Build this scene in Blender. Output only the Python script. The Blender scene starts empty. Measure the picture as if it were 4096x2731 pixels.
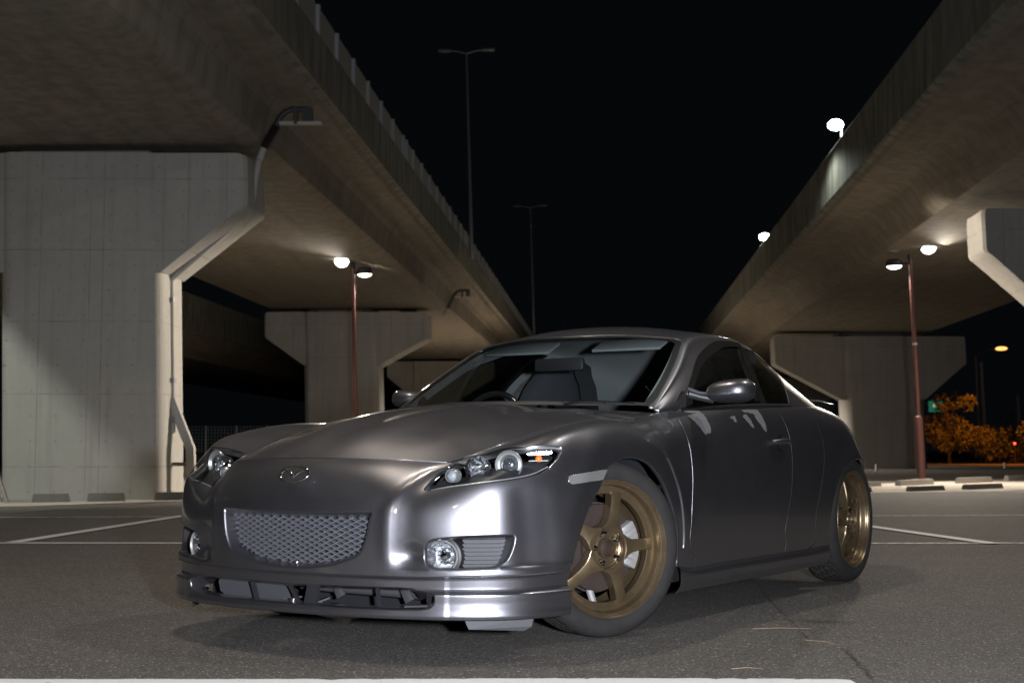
import bpy, bmesh, math, random
import numpy as np
from mathutils import Vector, Matrix
from mathutils.geometry import delaunay_2d_cdt
random.seed(7); RNG=np.random.default_rng(7)
SC=bpy.context.scene; COL=SC.collection; PI=math.pi; R=math.radians
# ------------------------------------------------------------------ camera
cam=bpy.data.objects.new('camera',bpy.data.cameras.new('camera')); COL.objects.link(cam); SC.camera=cam
cam.location=(0,0,.702); cam.rotation_euler=(R(90+4.411),0,0)
cam.data.lens=49.44; cam.data.sensor_width=36; cam.data.clip_end=2000; cam.data.clip_start=.05
cam.data.dof.use_dof=True; cam.data.dof.focus_distance=5.75; cam.data.dof.aperture_fstop=5.6
# ------------------------------------------------------------------ night sky and exposure
W=bpy.data.worlds.new('World'); SC.world=W; W.use_nodes=True
bg=W.node_tree.nodes['Background']; bg.inputs[0].default_value=(.55,.75,1,1); bg.inputs[1].default_value=.0026
SC.view_settings.view_transform='Standard'; SC.view_settings.look='None'; SC.view_settings.exposure=0; SC.view_settings.gamma=1
SC.view_settings.use_curve_mapping=False
SC.render.engine='CYCLES'; SC.cycles.max_bounces=7; SC.cycles.transmission_bounces=6; SC.cycles.transparent_max_bounces=12
SC.cycles.sample_clamp_indirect=4
# ------------------------------------------------------------------ lamps that light the lot
def spot(name,loc,power,col=(1,.89,.76),cone=165,size=.12,to=(0,0,-1),blend=.35):
    l=bpy.data.lights.new(name,'SPOT'); l.energy=power; l.color=col; l.spot_size=R(cone); l.spot_blend=blend; l.shadow_soft_size=size
    o=bpy.data.objects.new(name,l); COL.objects.link(o); o.location=loc
    o.rotation_euler=Vector(to).to_track_quat('-Z','Y').to_euler(); return o
def area(name,loc,to,power,size,col=(1,1,1),shape='DISK',sy=None):
    l=bpy.data.lights.new(name,'AREA'); l.energy=power; l.color=col; l.shape=shape; l.size=size
    if sy: l.shape='RECTANGLE'; l.size_y=sy
    o=bpy.data.objects.new(name,l); COL.objects.link(o); o.location=loc
    o.rotation_euler=(Vector(to)-Vector(loc)).to_track_quat('-Z','Y').to_euler(); return o
WARM=(1,.88,.73); COOL=(.86,.90,1)
# street lamp overhead, just outside the picture, and the ones behind the camera
spot('lamp_light_overhead',(-1.2,6.6,6.6),560,WARM,150,.16)
spot('lamp_light_behind_right',(9.5,-6.5,5.6),120,WARM,165,.15)
spot('lamp_light_behind_left',(-3.6,-9.0,5.6),420,WARM,165,.15)
spot('lamp_light_far_left',(-13.1,12.5,8.3),2600,(.93,1,.9),165,.14)
# the photographer's flash beside the lens
area('flash_light',(.50,-.10,.80),(.2,5,.55),700,.16,COOL)
# ------------------------------------------------------------------ materials
def mat(name,col,rough=.6,metal=0,coat=0,coat_r=.05,spec=.5,emit=None,es=0,trans=0,ior=1.45,alpha=1):
    m=bpy.data.materials.new(name); m.use_nodes=True; b=m.node_tree.nodes['Principled BSDF']
    b.inputs['Base Color'].default_value=(*col,1); b.inputs['Roughness'].default_value=rough; b.inputs['Metallic'].default_value=metal
    b.inputs['Coat Weight'].default_value=coat; b.inputs['Coat Roughness'].default_value=coat_r
    b.inputs['Specular IOR Level'].default_value=spec; b.inputs['IOR'].default_value=ior
    b.inputs['Transmission Weight'].default_value=trans; b.inputs['Alpha'].default_value=alpha
    if emit: b.inputs['Emission Color'].default_value=(*emit,1); b.inputs['Emission Strength'].default_value=es
    return m
class NT:
    def __init__(s,m): s.t=m.node_tree; s.n=s.t.nodes; s.l=s.t.links; s.b=s.n['Principled BSDF']
    def node(s,k,**kw):
        n=s.n.new(k)
        for a,b in kw.items():
            if a in ('op','operation'): n.operation=b
            else: setattr(n,a,b)
        return n
    def link(s,a,b): s.l.new(a,b)
    def coord(s,kind='Object',scale=(1,1,1)):
        c=s.node('ShaderNodeTexCoord'); m=s.node('ShaderNodeMapping'); m.inputs['Scale'].default_value=scale
        s.link(c.outputs[kind],m.inputs[0]); return m.outputs[0]
    def noise(s,v,scale,detail=4,rough=.55,dist=0):
        n=s.node('ShaderNodeTexNoise'); n.inputs['Scale'].default_value=scale; n.inputs['Detail'].default_value=detail
        n.inputs['Roughness'].default_value=rough; n.inputs['Distortion'].default_value=dist
        s.link(v,n.inputs['Vector']); return n.outputs['Fac']
    def ramp(s,v,stops):
        n=s.node('ShaderNodeValToRGB'); e=n.color_ramp.elements
        while len(e)<len(stops): e.new(.5)
        for i,(p,c) in enumerate(stops):
            e[i].position=p; e[i].color=(*c,1) if len(c)==3 else c
        s.link(v,n.inputs[0]); return n.outputs[0]
    def math(s,op,a,b=None,c=None):
        n=s.node('ShaderNodeMath'); n.operation=op
        for i,x in enumerate((a,b,c)):
            if x is None: continue
            if isinstance(x,(int,float)): n.inputs[i].default_value=x
            else: s.link(x,n.inputs[i])
        return n.outputs[0]
    def mix(s,f,a,b,kind='MIX'):
        n=s.node('ShaderNodeMix'); n.data_type='RGBA'; n.blend_type=kind
        for x,i in ((f,0),(a,6),(b,7)):
            if isinstance(x,(int,float)): n.inputs[i].default_value=x
            elif isinstance(x,tuple): n.inputs[i].default_value=(*x,1)
            else: s.link(x,n.inputs[i])
        return n.outputs[2]
    def bump(s,h,st=.3,d=.01):
        n=s.node('ShaderNodeBump'); n.inputs['Strength'].default_value=st; n.inputs['Distance'].default_value=d
        s.link(h,n.inputs['Height']); s.link(n.outputs[0],s.b.inputs['Normal'])
g3=lambda v:(v,v,v)
def concrete(name,base,streak=.5,form=False,algae=0,pitch=(.9,.9),sc=(6,6,.35)):
    m=mat(name,base,.88); t=NT(m)
    v=t.coord(); n1=t.noise(v,.8,6,.6); n2=t.noise(v,9,5,.6)
    vs=t.coord(scale=sc); n3=t.noise(vs,1.2,4,.6)
    c=t.mix(n1,tuple(x*.72 for x in base),tuple(x*1.12 for x in base))
    c=t.mix(t.math('MULTIPLY',t.ramp(n3,[(.5,g3(0)),(.75,g3(1))]),streak),c,tuple(x*.5 for x in base))
    c=t.mix(t.math('MULTIPLY',t.ramp(n2,[(.45,g3(0)),(.7,g3(1))]),.22),c,tuple(x*.7 for x in base))
    h=n2
    if algae:
        vv=t.coord(scale=(2.2,2.2,.5)); n4=t.noise(vv,1.6,5,.65)
        c=t.mix(t.math('MULTIPLY',t.ramp(n4,[(.42,g3(0)),(.6,g3(1))]),algae),c,(.035,.045,.018))
    if form:
        s=t.node('ShaderNodeSeparateXYZ'); t.link(t.coord(),s.inputs[0])
        def line(o,p,off,w):
            f=t.math('FRACT',t.math('ADD',t.math('DIVIDE',o,p),off)); f=t.math('ABSOLUTE',t.math('SUBTRACT',f,.5))
            return t.math('LESS_THAN',f,w/p)
        def near(o,p,off):
            f=t.math('FRACT',t.math('ADD',t.math('DIVIDE',o,p),off)); return t.math('MULTIPLY',t.math('SUBTRACT',f,.5),p)
        ux=t.math('ADD',s.outputs[0],s.outputs[1])
        lx=line(ux,pitch[0],.13,.007); lx2=line(ux,pitch[0]*1.6,.4,.005); lz=line(s.outputs[2],pitch[1]*1.15,.05,.006)
        wear=t.ramp(t.noise(t.coord(),3,3),[(.35,g3(0)),(.6,g3(1))])
        L=t.math('MULTIPLY',t.math('MAXIMUM',t.math('MAXIMUM',lx,lx2),lz),t.math('ADD',t.math('MULTIPLY',wear,.5),.03))
        a=near(ux,.36,.3); b=near(s.outputs[2],.36,.2)
        d=t.math('SQRT',t.math('ADD',t.math('MULTIPLY',a,a),t.math('MULTIPLY',b,b)))
        D=t.math('MULTIPLY',t.math('LESS_THAN',d,.012),.55)
        k=t.math('MAXIMUM',L,D); c=t.mix(k,c,tuple(x*.22 for x in base))
        h=t.math('SUBTRACT',t.math('MULTIPLY',n2,.3),k)
    t.link(c,t.b.inputs['Base Color']); t.bump(h,.5,.006); return m
M={}
M['pier']=concrete('pier_concrete',(.40,.38,.345),.35,True)
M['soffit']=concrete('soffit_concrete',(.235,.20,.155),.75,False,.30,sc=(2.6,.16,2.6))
M['fascia']=concrete('fascia_concrete',(.22,.215,.18),.35,False,.55)
M['stop']=concrete('kerb_concrete',(.42,.40,.37),.2)
M['stopd']=concrete('dark_kerb_concrete',(.20,.19,.17),.3)
def asphalt():
    m=mat('asphalt',(.05,.05,.05),.9); t=NT(m); v=t.coord()
    vo=t.node('ShaderNodeTexVoronoi'); vo.inputs['Scale'].default_value=170; t.link(v,vo.inputs['Vector'])
    cell=t.node('ShaderNodeSeparateColor'); t.link(vo.outputs['Color'],cell.inputs[0])
    n1=t.noise(v,.5,5,.6); n2=t.noise(v,260,3,.7); n3=t.noise(v,7,5,.7)
    c=t.mix(t.ramp(n1,[(.32,g3(0)),(.66,g3(1))]),(.062,.054,.046),(.122,.106,.090)); n5=t.noise(v,2.3,6,.7,.6)
    c=t.mix(t.math('MULTIPLY',t.ramp(n5,[(.56,g3(0)),(.70,g3(1))]),.35),c,(.045,.040,.036))
    c=t.mix(t.ramp(cell.outputs[0],[(.2,g3(0)),(.95,g3(1))]),c,(.140,.126,.110))
    c=t.mix(t.ramp(cell.outputs[1],[(.965,g3(0)),(.975,g3(1))]),c,(.42,.40,.37))
    c=t.mix(t.ramp(cell.outputs[2],[(.80,g3(0)),(.9,g3(1))]),c,(.028,.026,.024))
    c=t.mix(t.math('MULTIPLY',t.ramp(n3,[(.5,g3(0)),(.72,g3(1))]),.4),c,(.055,.050,.045))
    t.link(c,t.b.inputs['Base Color']); h=t.math('ADD',t.math('MULTIPLY',vo.outputs['Distance'],.8),n2)
    t.link(t.ramp(n2,[(.3,g3(.62)),(.7,g3(.95))]),t.b.inputs['Roughness']); t.bump(h,.9,.006); return m
M['asphalt']=asphalt()
def linepaint(name,wear):
    m=mat(name,(.74,.74,.72),.7); t=NT(m); v=t.coord(); n=t.noise(v,14,6,.75); n2=t.noise(v,90,3,.7)
    k=t.math('MULTIPLY',t.ramp(n,[(wear,g3(1)),(wear+.05,g3(0))]),1)
    c=t.mix(k,t.mix(n2,(.60,.60,.60),(.82,.82,.80)),(.06,.055,.05)); t.link(c,t.b.inputs['Base Color']); t.bump(n2,.5,.003); return m
M['line']=linepaint('road_line_paint',.33); M['linew']=linepaint('worn_line_paint',.44)
M['paving']=concrete('pale_paving',(.46,.41,.36),.2)
M['pole']=mat('brown_pole_paint',(.12,.048,.042),.45,.0,.2)
M['steel']=mat('galvanised_steel',(.20,.21,.21),.55,.5)
M['post']=mat('barrier_post_steel',(.36,.36,.35),.5,.3); M['dsteel']=mat('dark_steel',(.05,.05,.05),.6,.3)
M['panel']=mat('barrier_panel',(.27,.255,.23),.6)
M['bear']=mat('bearing_rubber',(.012,.012,.012),.9)
def emi(name,col,s): return mat(name,(.8,.8,.8),.5,emit=col,es=s)
M['lit']=emi('lamp_glow',(1,.96,.86),9); M['lit2']=emi('lamp_glow_soft',(1,.95,.85),9); M['litv']=emi('viaduct_lamp_glow',(.95,1,.92),90)
M['sodium']=emi('sodium_glow',(1,.42,.10),2.6); M['red']=emi('red_signal_glow',(1,.04,.02),6); M['sign']=mat('green_sign',(.02,.22,.12),.5,emit=(.10,.75,.42),es=.13)
M['signw']=mat('white_sign_legend',(.8,.8,.8),.5,emit=(.8,1,.85),es=.35)
# ------------------------------------------------------------------ helpers
def newobj(name,me,parent=None,m=None,smooth=False):
    o=bpy.data.objects.new(name,me); COL.objects.link(o)
    if m is not None: me.materials.append(m)
    if parent is not None: o.parent=parent
    if smooth:
        me.polygons.foreach_set('use_smooth',[True]*len(me.polygons))
    return o
def mesh(name,vs,fs):
    me=bpy.data.meshes.new(name); me.from_pydata([tuple(map(float,v)) for v in vs],[],fs); me.update(); return me
def thing(name,label,cat,loc=(0,0,0),group=None,rot=(0,0,0)):
    o=bpy.data.objects.new(name,None); COL.objects.link(o); o.location=loc; o.rotation_euler=rot; o['label']=label; o['category']=cat
    if group: o['group']=group
    o.empty_display_size=.2; return o
def tag(o,label=None,cat=None,group=None,kind=None):
    for k,v in (('label',label),('category',cat),('group',group),('kind',kind)):
        if v: o[k]=v
    return o
def bm_mesh(name,bm,sharp=None):
    bmesh.ops.recalc_face_normals(bm,faces=bm.faces)
    me=bpy.data.meshes.new(name); bm.to_mesh(me); bm.free()
    if sharp is not None:
        me.polygons.foreach_set('use_smooth',[True]*len(me.polygons)); me.set_sharp_from_angle(angle=R(sharp))
    return me
def b_box(bm,c,s,rot=None,bev=0):
    r=bmesh.ops.create_cube(bm,size=1)['verts']
    for v in r: v.co=Vector((v.co.x*s[0],v.co.y*s[1],v.co.z*s[2]))
    if bev:
        es=list({e for v in r for e in v.link_edges}); g=bmesh.ops.bevel(bm,geom=es,offset=bev,segments=2,affect='EDGES',profile=.5)
        r=list({v for f in g['faces'] for v in f.verts}|{v for v in r if v.is_valid})
    m=Matrix.Translation(c)@(rot.to_4x4() if rot else Matrix.Identity(4))
    bmesh.ops.transform(bm,matrix=m,verts=r); return r
def box(name,c,s,m,parent=None,rot=None,bev=0):
    bm=bmesh.new(); b_box(bm,c,s,rot,bev); return newobj(name,bm_mesh(name,bm,35 if bev else None),parent,m)
def b_tube(bm,pts,rad,n=10,cap=True):
    pts=[Vector(p) for p in pts]; rs=rad if isinstance(rad,(list,tuple)) else [rad]*len(pts); rings=[]
    up=None
    for i,p in enumerate(pts):
        d=(pts[min(i+1,len(pts)-1)]-pts[max(i-1,0)]).normalized()
        if up is None:
            up=d.orthogonal().normalized()
        up=(up-d*up.dot(d)).normalized(); w=d.cross(up)
        rings.append([bm.verts.new(p+(up*math.cos(2*PI*k/n)+w*math.sin(2*PI*k/n))*rs[i]) for k in range(n)])
    for a,b in zip(rings,rings[1:]):
        for k in range(n): bm.faces.new((a[k],a[(k+1)%n],b[(k+1)%n],b[k]))
    if cap: bm.faces.new(rings[0][::-1]); bm.faces.new(rings[-1])
def tube(name,pts,rad,m,parent=None,n=12):
    bm=bmesh.new(); b_tube(bm,pts,rad,n); return newobj(name,bm_mesh(name,bm,40),parent,m)
def b_lathe(bm,prof,n=48,axis='Z',c=(0,0,0),close=False):
    rings=[]
    for (r,h) in prof:
        ring=[]
        for k in range(n):
            a=2*PI*k/n; x,y=r*math.cos(a),r*math.sin(a)
            p={'Z':(x,y,h),'Y':(x,h,y),'X':(h,x,y)}[axis]; ring.append(bm.verts.new(Vector(p)+Vector(c)))
        rings.append(ring)
    for a,b in zip(rings,rings[1:]):
        for k in range(n): bm.faces.new((a[k],a[(k+1)%n],b[(k+1)%n],b[k]))
    if close: bm.faces.new(rings[0]); bm.faces.new(rings[-1])
def lathe(name,prof,m,parent=None,n=48,axis='Z',c=(0,0,0),close=False,sharp=32):
    bm=bmesh.new(); b_lathe(bm,prof,n,axis,c,close); return newobj(name,bm_mesh(name,bm,sharp),parent,m)
def prism(name,poly,y0,y1,m,parent=None,bev=0,axis=1):
    """polygon in (x,z) pushed along y"""
    bm=bmesh.new(); a=[bm.verts.new((p[0],y0,p[1])) for p in poly]; b=[bm.verts.new((p[0],y1,p[1])) for p in poly]; n=len(poly)
    bm.faces.new(a); bm.faces.new(b[::-1])
    for i in range(n): bm.faces.new((a[i],b[i],b[(i+1)%n],a[(i+1)%n]))
    if bev: bmesh.ops.bevel(bm,geom=list(bm.edges),offset=bev,segments=3,affect='EDGES',profile=.5)
    return newobj(name,bm_mesh(name,bm,35),parent,m)
def copy_tree(o,parent=None,label=None,loc=None,**kw):
    c=o.copy(); COL.objects.link(c)
    if parent: c.parent=parent
    for ch in list(o.children): copy_tree(ch,c)
    if loc: c.location=loc
    if label: c['label']=label
    for k,v in kw.items(): c[k]=v
    return c
K=.0687                                   # the viaducts run this much to the right per metre ahead
def vx(x,y): return x+K*y
CH=.702
LEAN=.028
# ------------------------------------------------------------------ ground, sky side things
def sheet(name,pts,z,m,parent=None,kind='structure'):
    o=newobj(name,mesh(name,[(x,y,z) for x,y in pts],[tuple(range(len(pts)))]),parent,m)
    if kind: o['kind']=kind
    return o
G=sheet('ground',[(-400,-60),(400,-60),(400,600),(-400,600)],0,M['asphalt'])
def strip(name,a,b,w,z=.004,m=None):
    a=Vector(a);b=Vector(b);d=(b-a).normalized();n=Vector((-d.y,d.x))*w/2
    return sheet(name,[(a-n)[:],(b-n)[:],(b+n)[:],(a+n)[:]],z,m or M['line'],G)
strip('road_marking',(-12,10.80),(2.3,10.66),.11,.004); strip('road_marking',(2.3,10.66),(14,11.05),.10,.004,M['linew'])
strip('road_marking',(-12,14.25),(-2,15.05),.10,.004,M['linew']); strip('road_marking',(1.5,14.9),(16,16.3),.09,.004,M['linew'])
strip('road_marking',(-3.78,10.74),(-3.50,15.10),.13,.008); strip('road_marking',(3.16,13.9),(3.60,10.60),.13,.008)
# broad white line close to the lens, its far edge chipped
rg=np.random.default_rng(3); top=[]; x=-4.0
while x<1.04:
    yb=4.385+.012*math.sin(x*1.7)-(.03*(x-.3) if x>.3 else 0)
    top.append((x,yb+rg.normal(0,.0022)-(.014 if rg.random()<.06 else 0))); x+=rg.uniform(.012,.05)
sheet('road_marking',[(-4,4.20)]+[(1.04,4.20)]+top[::-1],.004,M['line'],G)
sheet('paving',[(-14,15.9),(-6.1,17.6),(-3.9,20.4),(-1.5,33),(-1.5,60),(-16,60),(-16,17)],.004,M['paving'],G)
sheet('paving',[(4.2,22.4),(8,23.9),(12.5,28.5),(14,33),(12,34.5),(6.5,28.0),(4.2,25.5)],.004,M['paving'],G)
for a,b in (((6.0,23.55),(6.85,24.2)),((7.6,24.75),(9.6,22.9)),((7.3,28.4),(7.55,26.6)),((10.6,31.3),(13,31.9)),((9.6,27.6),(13,27.2)),((-9,17.25),(-6.1,17.9)),((-6.1,17.9),(-4.0,20.1)),((-6.9,18.7),(-5.9,19.4))):
    strip('road_marking',a,b,.12,.008)
# ------------------------------------------------------------------ viaducts
def deck(name,label,edge_x,side,y0,y1,fence):
    """side=+1: outer edge is towards +x (left viaduct). sections in (offset from the edge, height above the lens)"""
    t=thing(name,label,'viaduct',(0,0,0))
    def P(o,h,y): return (vx(edge_x-side*o,y),y,CH+h)
    def sw(nm,prof,m,ys,smooth=False):
        vs=[];fs=[];n=len(prof)
        for y in ys:
            for o,h in prof: vs.append(P(o,h,y))
        for j in range(len(ys)-1):
            for i in range(n-1):
                q=(j*n+i,j*n+i+1,(j+1)*n+i+1,(j+1)*n+i); fs.append(q if side<0 else q[::-1])
        ob=newobj(nm,mesh(nm,vs,fs),t,m,smooth)
        if smooth: ob.data.set_sharp_from_angle(angle=R(30))
        return ob
    ys=list(np.arange(y0,y1+1,6.0))
    return t,P,sw,ys
YS0,YS1=-24,130
# left viaduct
tL,P,sw,ys=deck('viaduct','concrete viaduct on the left with a slatted barrier on its stained edge',-4.24,1,YS0,YS1,True)
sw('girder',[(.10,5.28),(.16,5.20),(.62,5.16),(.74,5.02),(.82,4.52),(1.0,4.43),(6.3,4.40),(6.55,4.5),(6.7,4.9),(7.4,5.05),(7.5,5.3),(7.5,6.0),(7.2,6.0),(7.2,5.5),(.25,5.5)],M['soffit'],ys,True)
sw('parapet',[(.25,5.5),(.25,6.10),(.0,6.10),(-.02,6.06),(-.02,5.34),(.02,5.30),(.10,5.28)],M['fascia'],ys)
sw('drip_edge',[(.02,5.305),(-.035,5.305),(-.035,5.40),(-.018,5.42)],M['soffit'],ys)
k=0
post=None; y=6.0
while y<104:
    for dy in ((0,.45) if abs(y-29.2)<.1 else (0,)):
        yy=y+dy
        if post is None:
            bm=bmesh.new(); b_box(bm,(0,0,.25),(.04,.07,.50)); b_box(bm,(.032,0,.25),(.010,.10,.50)); b_box(bm,(-.032,0,.25),(.010,.10,.50)); me=bm_mesh('post',bm)
            post=newobj('post',me,tL,M['post'])
        else: post=newobj('post',post.data,tL)
        post.location=(vx(-4.30,yy),yy,CH+6.10)
    nx=y+1.45; c0=y+.05; c1=nx-.05
    o=newobj('barrier_panel',mesh('barrier_panel',[(vx(-4.33,c0),c0,CH+6.12),(vx(-4.33,c1),c1,CH+6.12),(vx(-4.33,c1),c1,CH+6.635),(vx(-4.33,c0),c0,CH+6.635),(vx(-4.36,c0),c0,CH+6.12),(vx(-4.36,c1),c1,CH+6.12),(vx(-4.36,c1),c1,CH+6.635),(vx(-4.36,c0),c0,CH+6.635)],[(0,1,2,3),(5,4,7,6),(3,2,6,7),(0,4,5,1),(0,3,7,4),(1,5,6,2)]),tL,M['panel'])
    y=nx
# right viaduct
tR,P,sw,ysr=deck('viaduct','concrete viaduct on the right with a plain stained parapet',4.77,-1,YS0,YS1,False)
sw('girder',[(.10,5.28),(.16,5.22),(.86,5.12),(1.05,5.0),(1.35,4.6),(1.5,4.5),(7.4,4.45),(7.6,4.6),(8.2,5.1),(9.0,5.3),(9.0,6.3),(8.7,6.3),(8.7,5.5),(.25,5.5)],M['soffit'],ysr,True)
sw('parapet',[(.25,5.5),(.25,6.36),(.0,6.36),(-.02,6.32),(-.02,5.34),(.02,5.30),(.10,5.28)],M['fascia'],ysr)
# viaduct further away on the left
tB,P,sw,ysb=deck('viaduct','dark distant viaduct seen between the two left piers',-18.5,1,10,150,False)
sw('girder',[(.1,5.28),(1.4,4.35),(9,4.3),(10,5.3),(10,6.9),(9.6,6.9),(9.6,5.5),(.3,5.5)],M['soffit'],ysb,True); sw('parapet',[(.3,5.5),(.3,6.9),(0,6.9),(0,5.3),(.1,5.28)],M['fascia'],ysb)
def rrect(x0,x1,y0,y1,r,n=6):
    pts=[]
    for cx,cy,a0 in ((x1-r,y0+r,-90),(x1-r,y1-r,0),(x0+r,y1-r,90),(x0+r,y0+r,180)):
        for k in range(n+1):
            a=R(a0+90*k/n); pts.append((cx+r*math.cos(a),cy+r*math.sin(a)))
    return pts
def pier(label,y,tl,cl,cr,tr,top=4.29,tip=3.5,root=2.55,th=1.24,group='hammerhead piers carrying the viaducts',r=.22,zb=0.0):
    """positions are offsets from the viaduct axis; top/tip/root are heights above the lens"""
    t=thing('bridge_pier',label,'pier',(vx((cl+cr)/2,y),y,0),group); m=(cl+cr)/2
    def ln(v): return (v[0]-LEAN*(v[2]-2.5),v[1],v[2])
    pts=rrect(cl-m,cr-m,0,th,r); n=len(pts); vs=[];fs=[]
    zs=[zb-.3,.02,1.5,3.0,CH+top-.03,CH+top]
    for j,z in enumerate(zs):
        s=1 if j<len(zs)-1 else .985
        for x,yy in pts: vs.append(ln((x*s+K*yy,yy,z)))
    for j in range(len(zs)-1):
        for i in range(n): fs.append((j*n+i,j*n+(i+1)%n,(j+1)*n+(i+1)%n,(j+1)*n+i))
    fs.append(tuple(range((len(zs)-1)*n,len(zs)*n)))
    c=newobj('column',mesh('column',vs,fs),t,M['pier'],True); c.data.set_sharp_from_angle(angle=R(35))
    for sgn,a,b in ((1,cr-m,tr-m),(-1,cl-m,tl-m)):
        poly=[(a-.35*sgn,top+CH-.004),(b-.07*sgn,top+CH-.004),(b-.02*sgn,top+CH-.03),(b,top+CH-.12),(b,tip+CH+.06),(b-.03*sgn,tip+CH-.01),(b-.1*sgn,tip+CH-.06),(a,root+CH),(a-.35*sgn,root+CH)]
        vs=[];n2=len(poly)
        e=.10
        for yy,k in ((.05,1),(.05+.06,0),(th-.11,0),(th-.05,1)):
            for (x,z) in poly:
                xx=x-(sgn*e*.5 if (k and abs(x-b)<.12) else 0); vs.append(ln((xx+K*yy,yy,z)))
        fs=[tuple(range(n2))[::-1] if sgn>0 else tuple(range(n2))]
        for j in range(3):
            for i in range(n2):
                q=(j*n2+i,j*n2+(i+1)%n2,(j+1)*n2+(i+1)%n2,(j+1)*n2+i); fs.append(q[::-1] if sgn<0 else q)
        fs.append(tuple(range(3*n2,4*n2)) if sgn>0 else tuple(range(3*n2,4*n2))[::-1])
        bm=bmesh.new(); me0=mesh('arm',vs,fs); bm.from_mesh(me0); newobj('arm',bm_mesh('arm',bm,35),t,M['pier'])
    for a in (cl-m-.1,cr-m-.55,tr-m-.9):
        box('bearing',(a-LEAN*2.5+.3,.62,CH+top+.035),(.5,.5,.08),M['bear'],t)
    return t
pA=pier('near left bridge pier whose right side is brightly lit',20.05,-9.96,-8.75,-6.42,-5.16)
pB=pier('second left bridge pier behind the brown lamp post',43.6,-10.67,-9.46,-7.13,-5.57,tip=3.48,root=2.63)
pC=pier('third left bridge pier, dark, half hidden by the car windscreen',68,-10.7,-9.5,-7.1,-5.5)
pD=pier('near right bridge pier of which only the lit arm tip is in view',24.7,6.72,8.2,10.7,12.2,tip=3.5,root=2.2,r=.3)
pE=pier('far right bridge pier standing beside the boot of the car',53,6.3,8.8,11.95,13.6,tip=3.24,root=1.9,r=.4)
pF=pier('most distant right bridge pier in the dark',84,6.3,8.8,11.95,13.6,tip=3.24,root=1.9,r=.4)
# dark crosswall between deck and pier tops
for t,a,b in ((pA,-8.6,-6.7),(pB,-9.3,-7.4),(pE,9.0,11.7)):
    m=t.location.x-K*t.location.y
    box('crossbeam',((a+b)/2-m-.05,.75,CH+4.42),(b-a,.5,.27),M['stopd'],t)
# drain pipe in a slot down the lit side of the first pier
x0=1.165; bm=bmesh.new()
f=lambda z:x0+.004-LEAN*(z-2.5)
b_box(bm,(f(1.6)+.0,.62,1.62),(.012,.10,3.2),Matrix.Rotation(-LEAN,3,'Y')); newobj('drain_slot',bm_mesh('drain_slot',bm),pA,M['dsteel'])
tube('drain_pipe',[(f(.95)+.03,.55,.95),(f(3.2)+.03,.55,3.2),(x0+1.20,.55,4.25),(x0+1.24,.55,4.7),(x0+1.30,.50,5.0)],.045,M['stop'],pA)
for z in (1.15,1.72,2.9): box('pipe_clip',(f(z)+.03,.55,z),(.1,.16,.07),M['steel'],pA)
bm=bmesh.new(); b_tube(bm,[(f(1.45)+.02,.55,1.45),(f(.9)+.30,.55,.72),(f(.5)+.32,.55,.0)],.085,4); newobj('drain_boot',bm_mesh('drain_boot',bm,20),pA,M['stop'])
box('pipe_clip',(f(.55)+.17,.55,.50),(.36,.05,.05),M['steel'],pA)
# drainage hose, junction boxes under the deck edge (two places)
for (t,y,lab) in ((pA,20.05,''),(pB,43.6,'')):
    h=thing('drain_hose','flexible drain hose and pipe elbow hanging under the deck above the '+('near left pier' if t is pA else 'second left pier'),'drain hose',(vx(-5.12,y),y+.35,CH+4.3))
    tube('pipe',[(.03,0,-.05),(.09,0,.12)],.05,M['stop'],h)
    bm=bmesh.new()
    for i in range(15): b_tube(bm,[(.10+.012*i,0,.14+.022*i),(.105+.012*i,0,.150+.022*i)],[.078,.060],12)
    newobj('bellows',bm_mesh('bellows',bm,60),h,M['dsteel'])
    tube('elbow',[(.27,0,.46),(.33,0,.58),(.40,0,.66),(.52,0,.70),(.75,0,.70)],.045,M['dsteel'],h)
    box('bracket',(.56,0,.60),(.05,.12,.26),M['dsteel'],h); box('junction_box',(.74,0,.62),(.13,.16,.20),M['dsteel'],h)
    box('cable_tray',(.63,.0,.49),(.62,.09,.045),M['stop'],h)
# ------------------------------------------------------------------ lamp posts
def head(t,dx,dy,z,glow,arm=True,tilt=0):
    a=Vector((0,0,z)); b=Vector((dx,dy,z+.02))
    o=tube('lamp_arm',[a,a+(b-a)*.5+Vector((0,0,.02)),b],.022,M['dsteel'],t,8)
    h=lathe('lamp_head',[(.04,.12),(.13,.11),(.175,.07),(.19,-.04),(.18,-.055),(.165,-.05)],M['dsteel'],t,28,'Z'); h.location=b+(b-a).normalized()*.14
    h.rotation_euler=(tilt*dy/.4,-tilt*dx/.4,0)
    l=lathe('lens',[(.0,-.20),(.09,-.185),(.15,-.13),(.168,-.05)] if tilt else [(.0,-.115),(.07,-.108),(.13,-.088),(.165,-.05)],glow,h,28,'Z'); return h
def lamp_post(label,x,y,heads,h=5.0,ring=None):
    t=thing('street_lamp',label,'street lamp',(x,y,0),'brown twin-headed lamp posts',(0,-LEAN,0))
    tube('pole',[(0,0,.0),(0,0,h)],[.052,.047],M['pole'],t,16)
    lathe('sleeve',[(.0,.02),(.098,.02),(.095,1.38),(.085,1.44),(.05,1.47)],M['pole'],t,20)
    box('base_plate',(0,0,.03),(.42,.34,.06),M['stop'],t,bev=.01)
    tube('cap',[(0,0,h-.02),(0,0,h+.12)],.056,M['dsteel'],t,12)
    if ring: tube('white_band',[(0,0,ring),(0,0,ring+.05)],.056,M['signw'] if 0 else M['stop'],t,16)
    for a in heads: head(t,*a)
    return t
lamp_post('brown lamp post between the left piers, its left head glaring',-3.62,33,((-.14,-.35,5.12,M['lit'],True,.6),(.14,.08,4.86,M['lit2'])),5.0)
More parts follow.
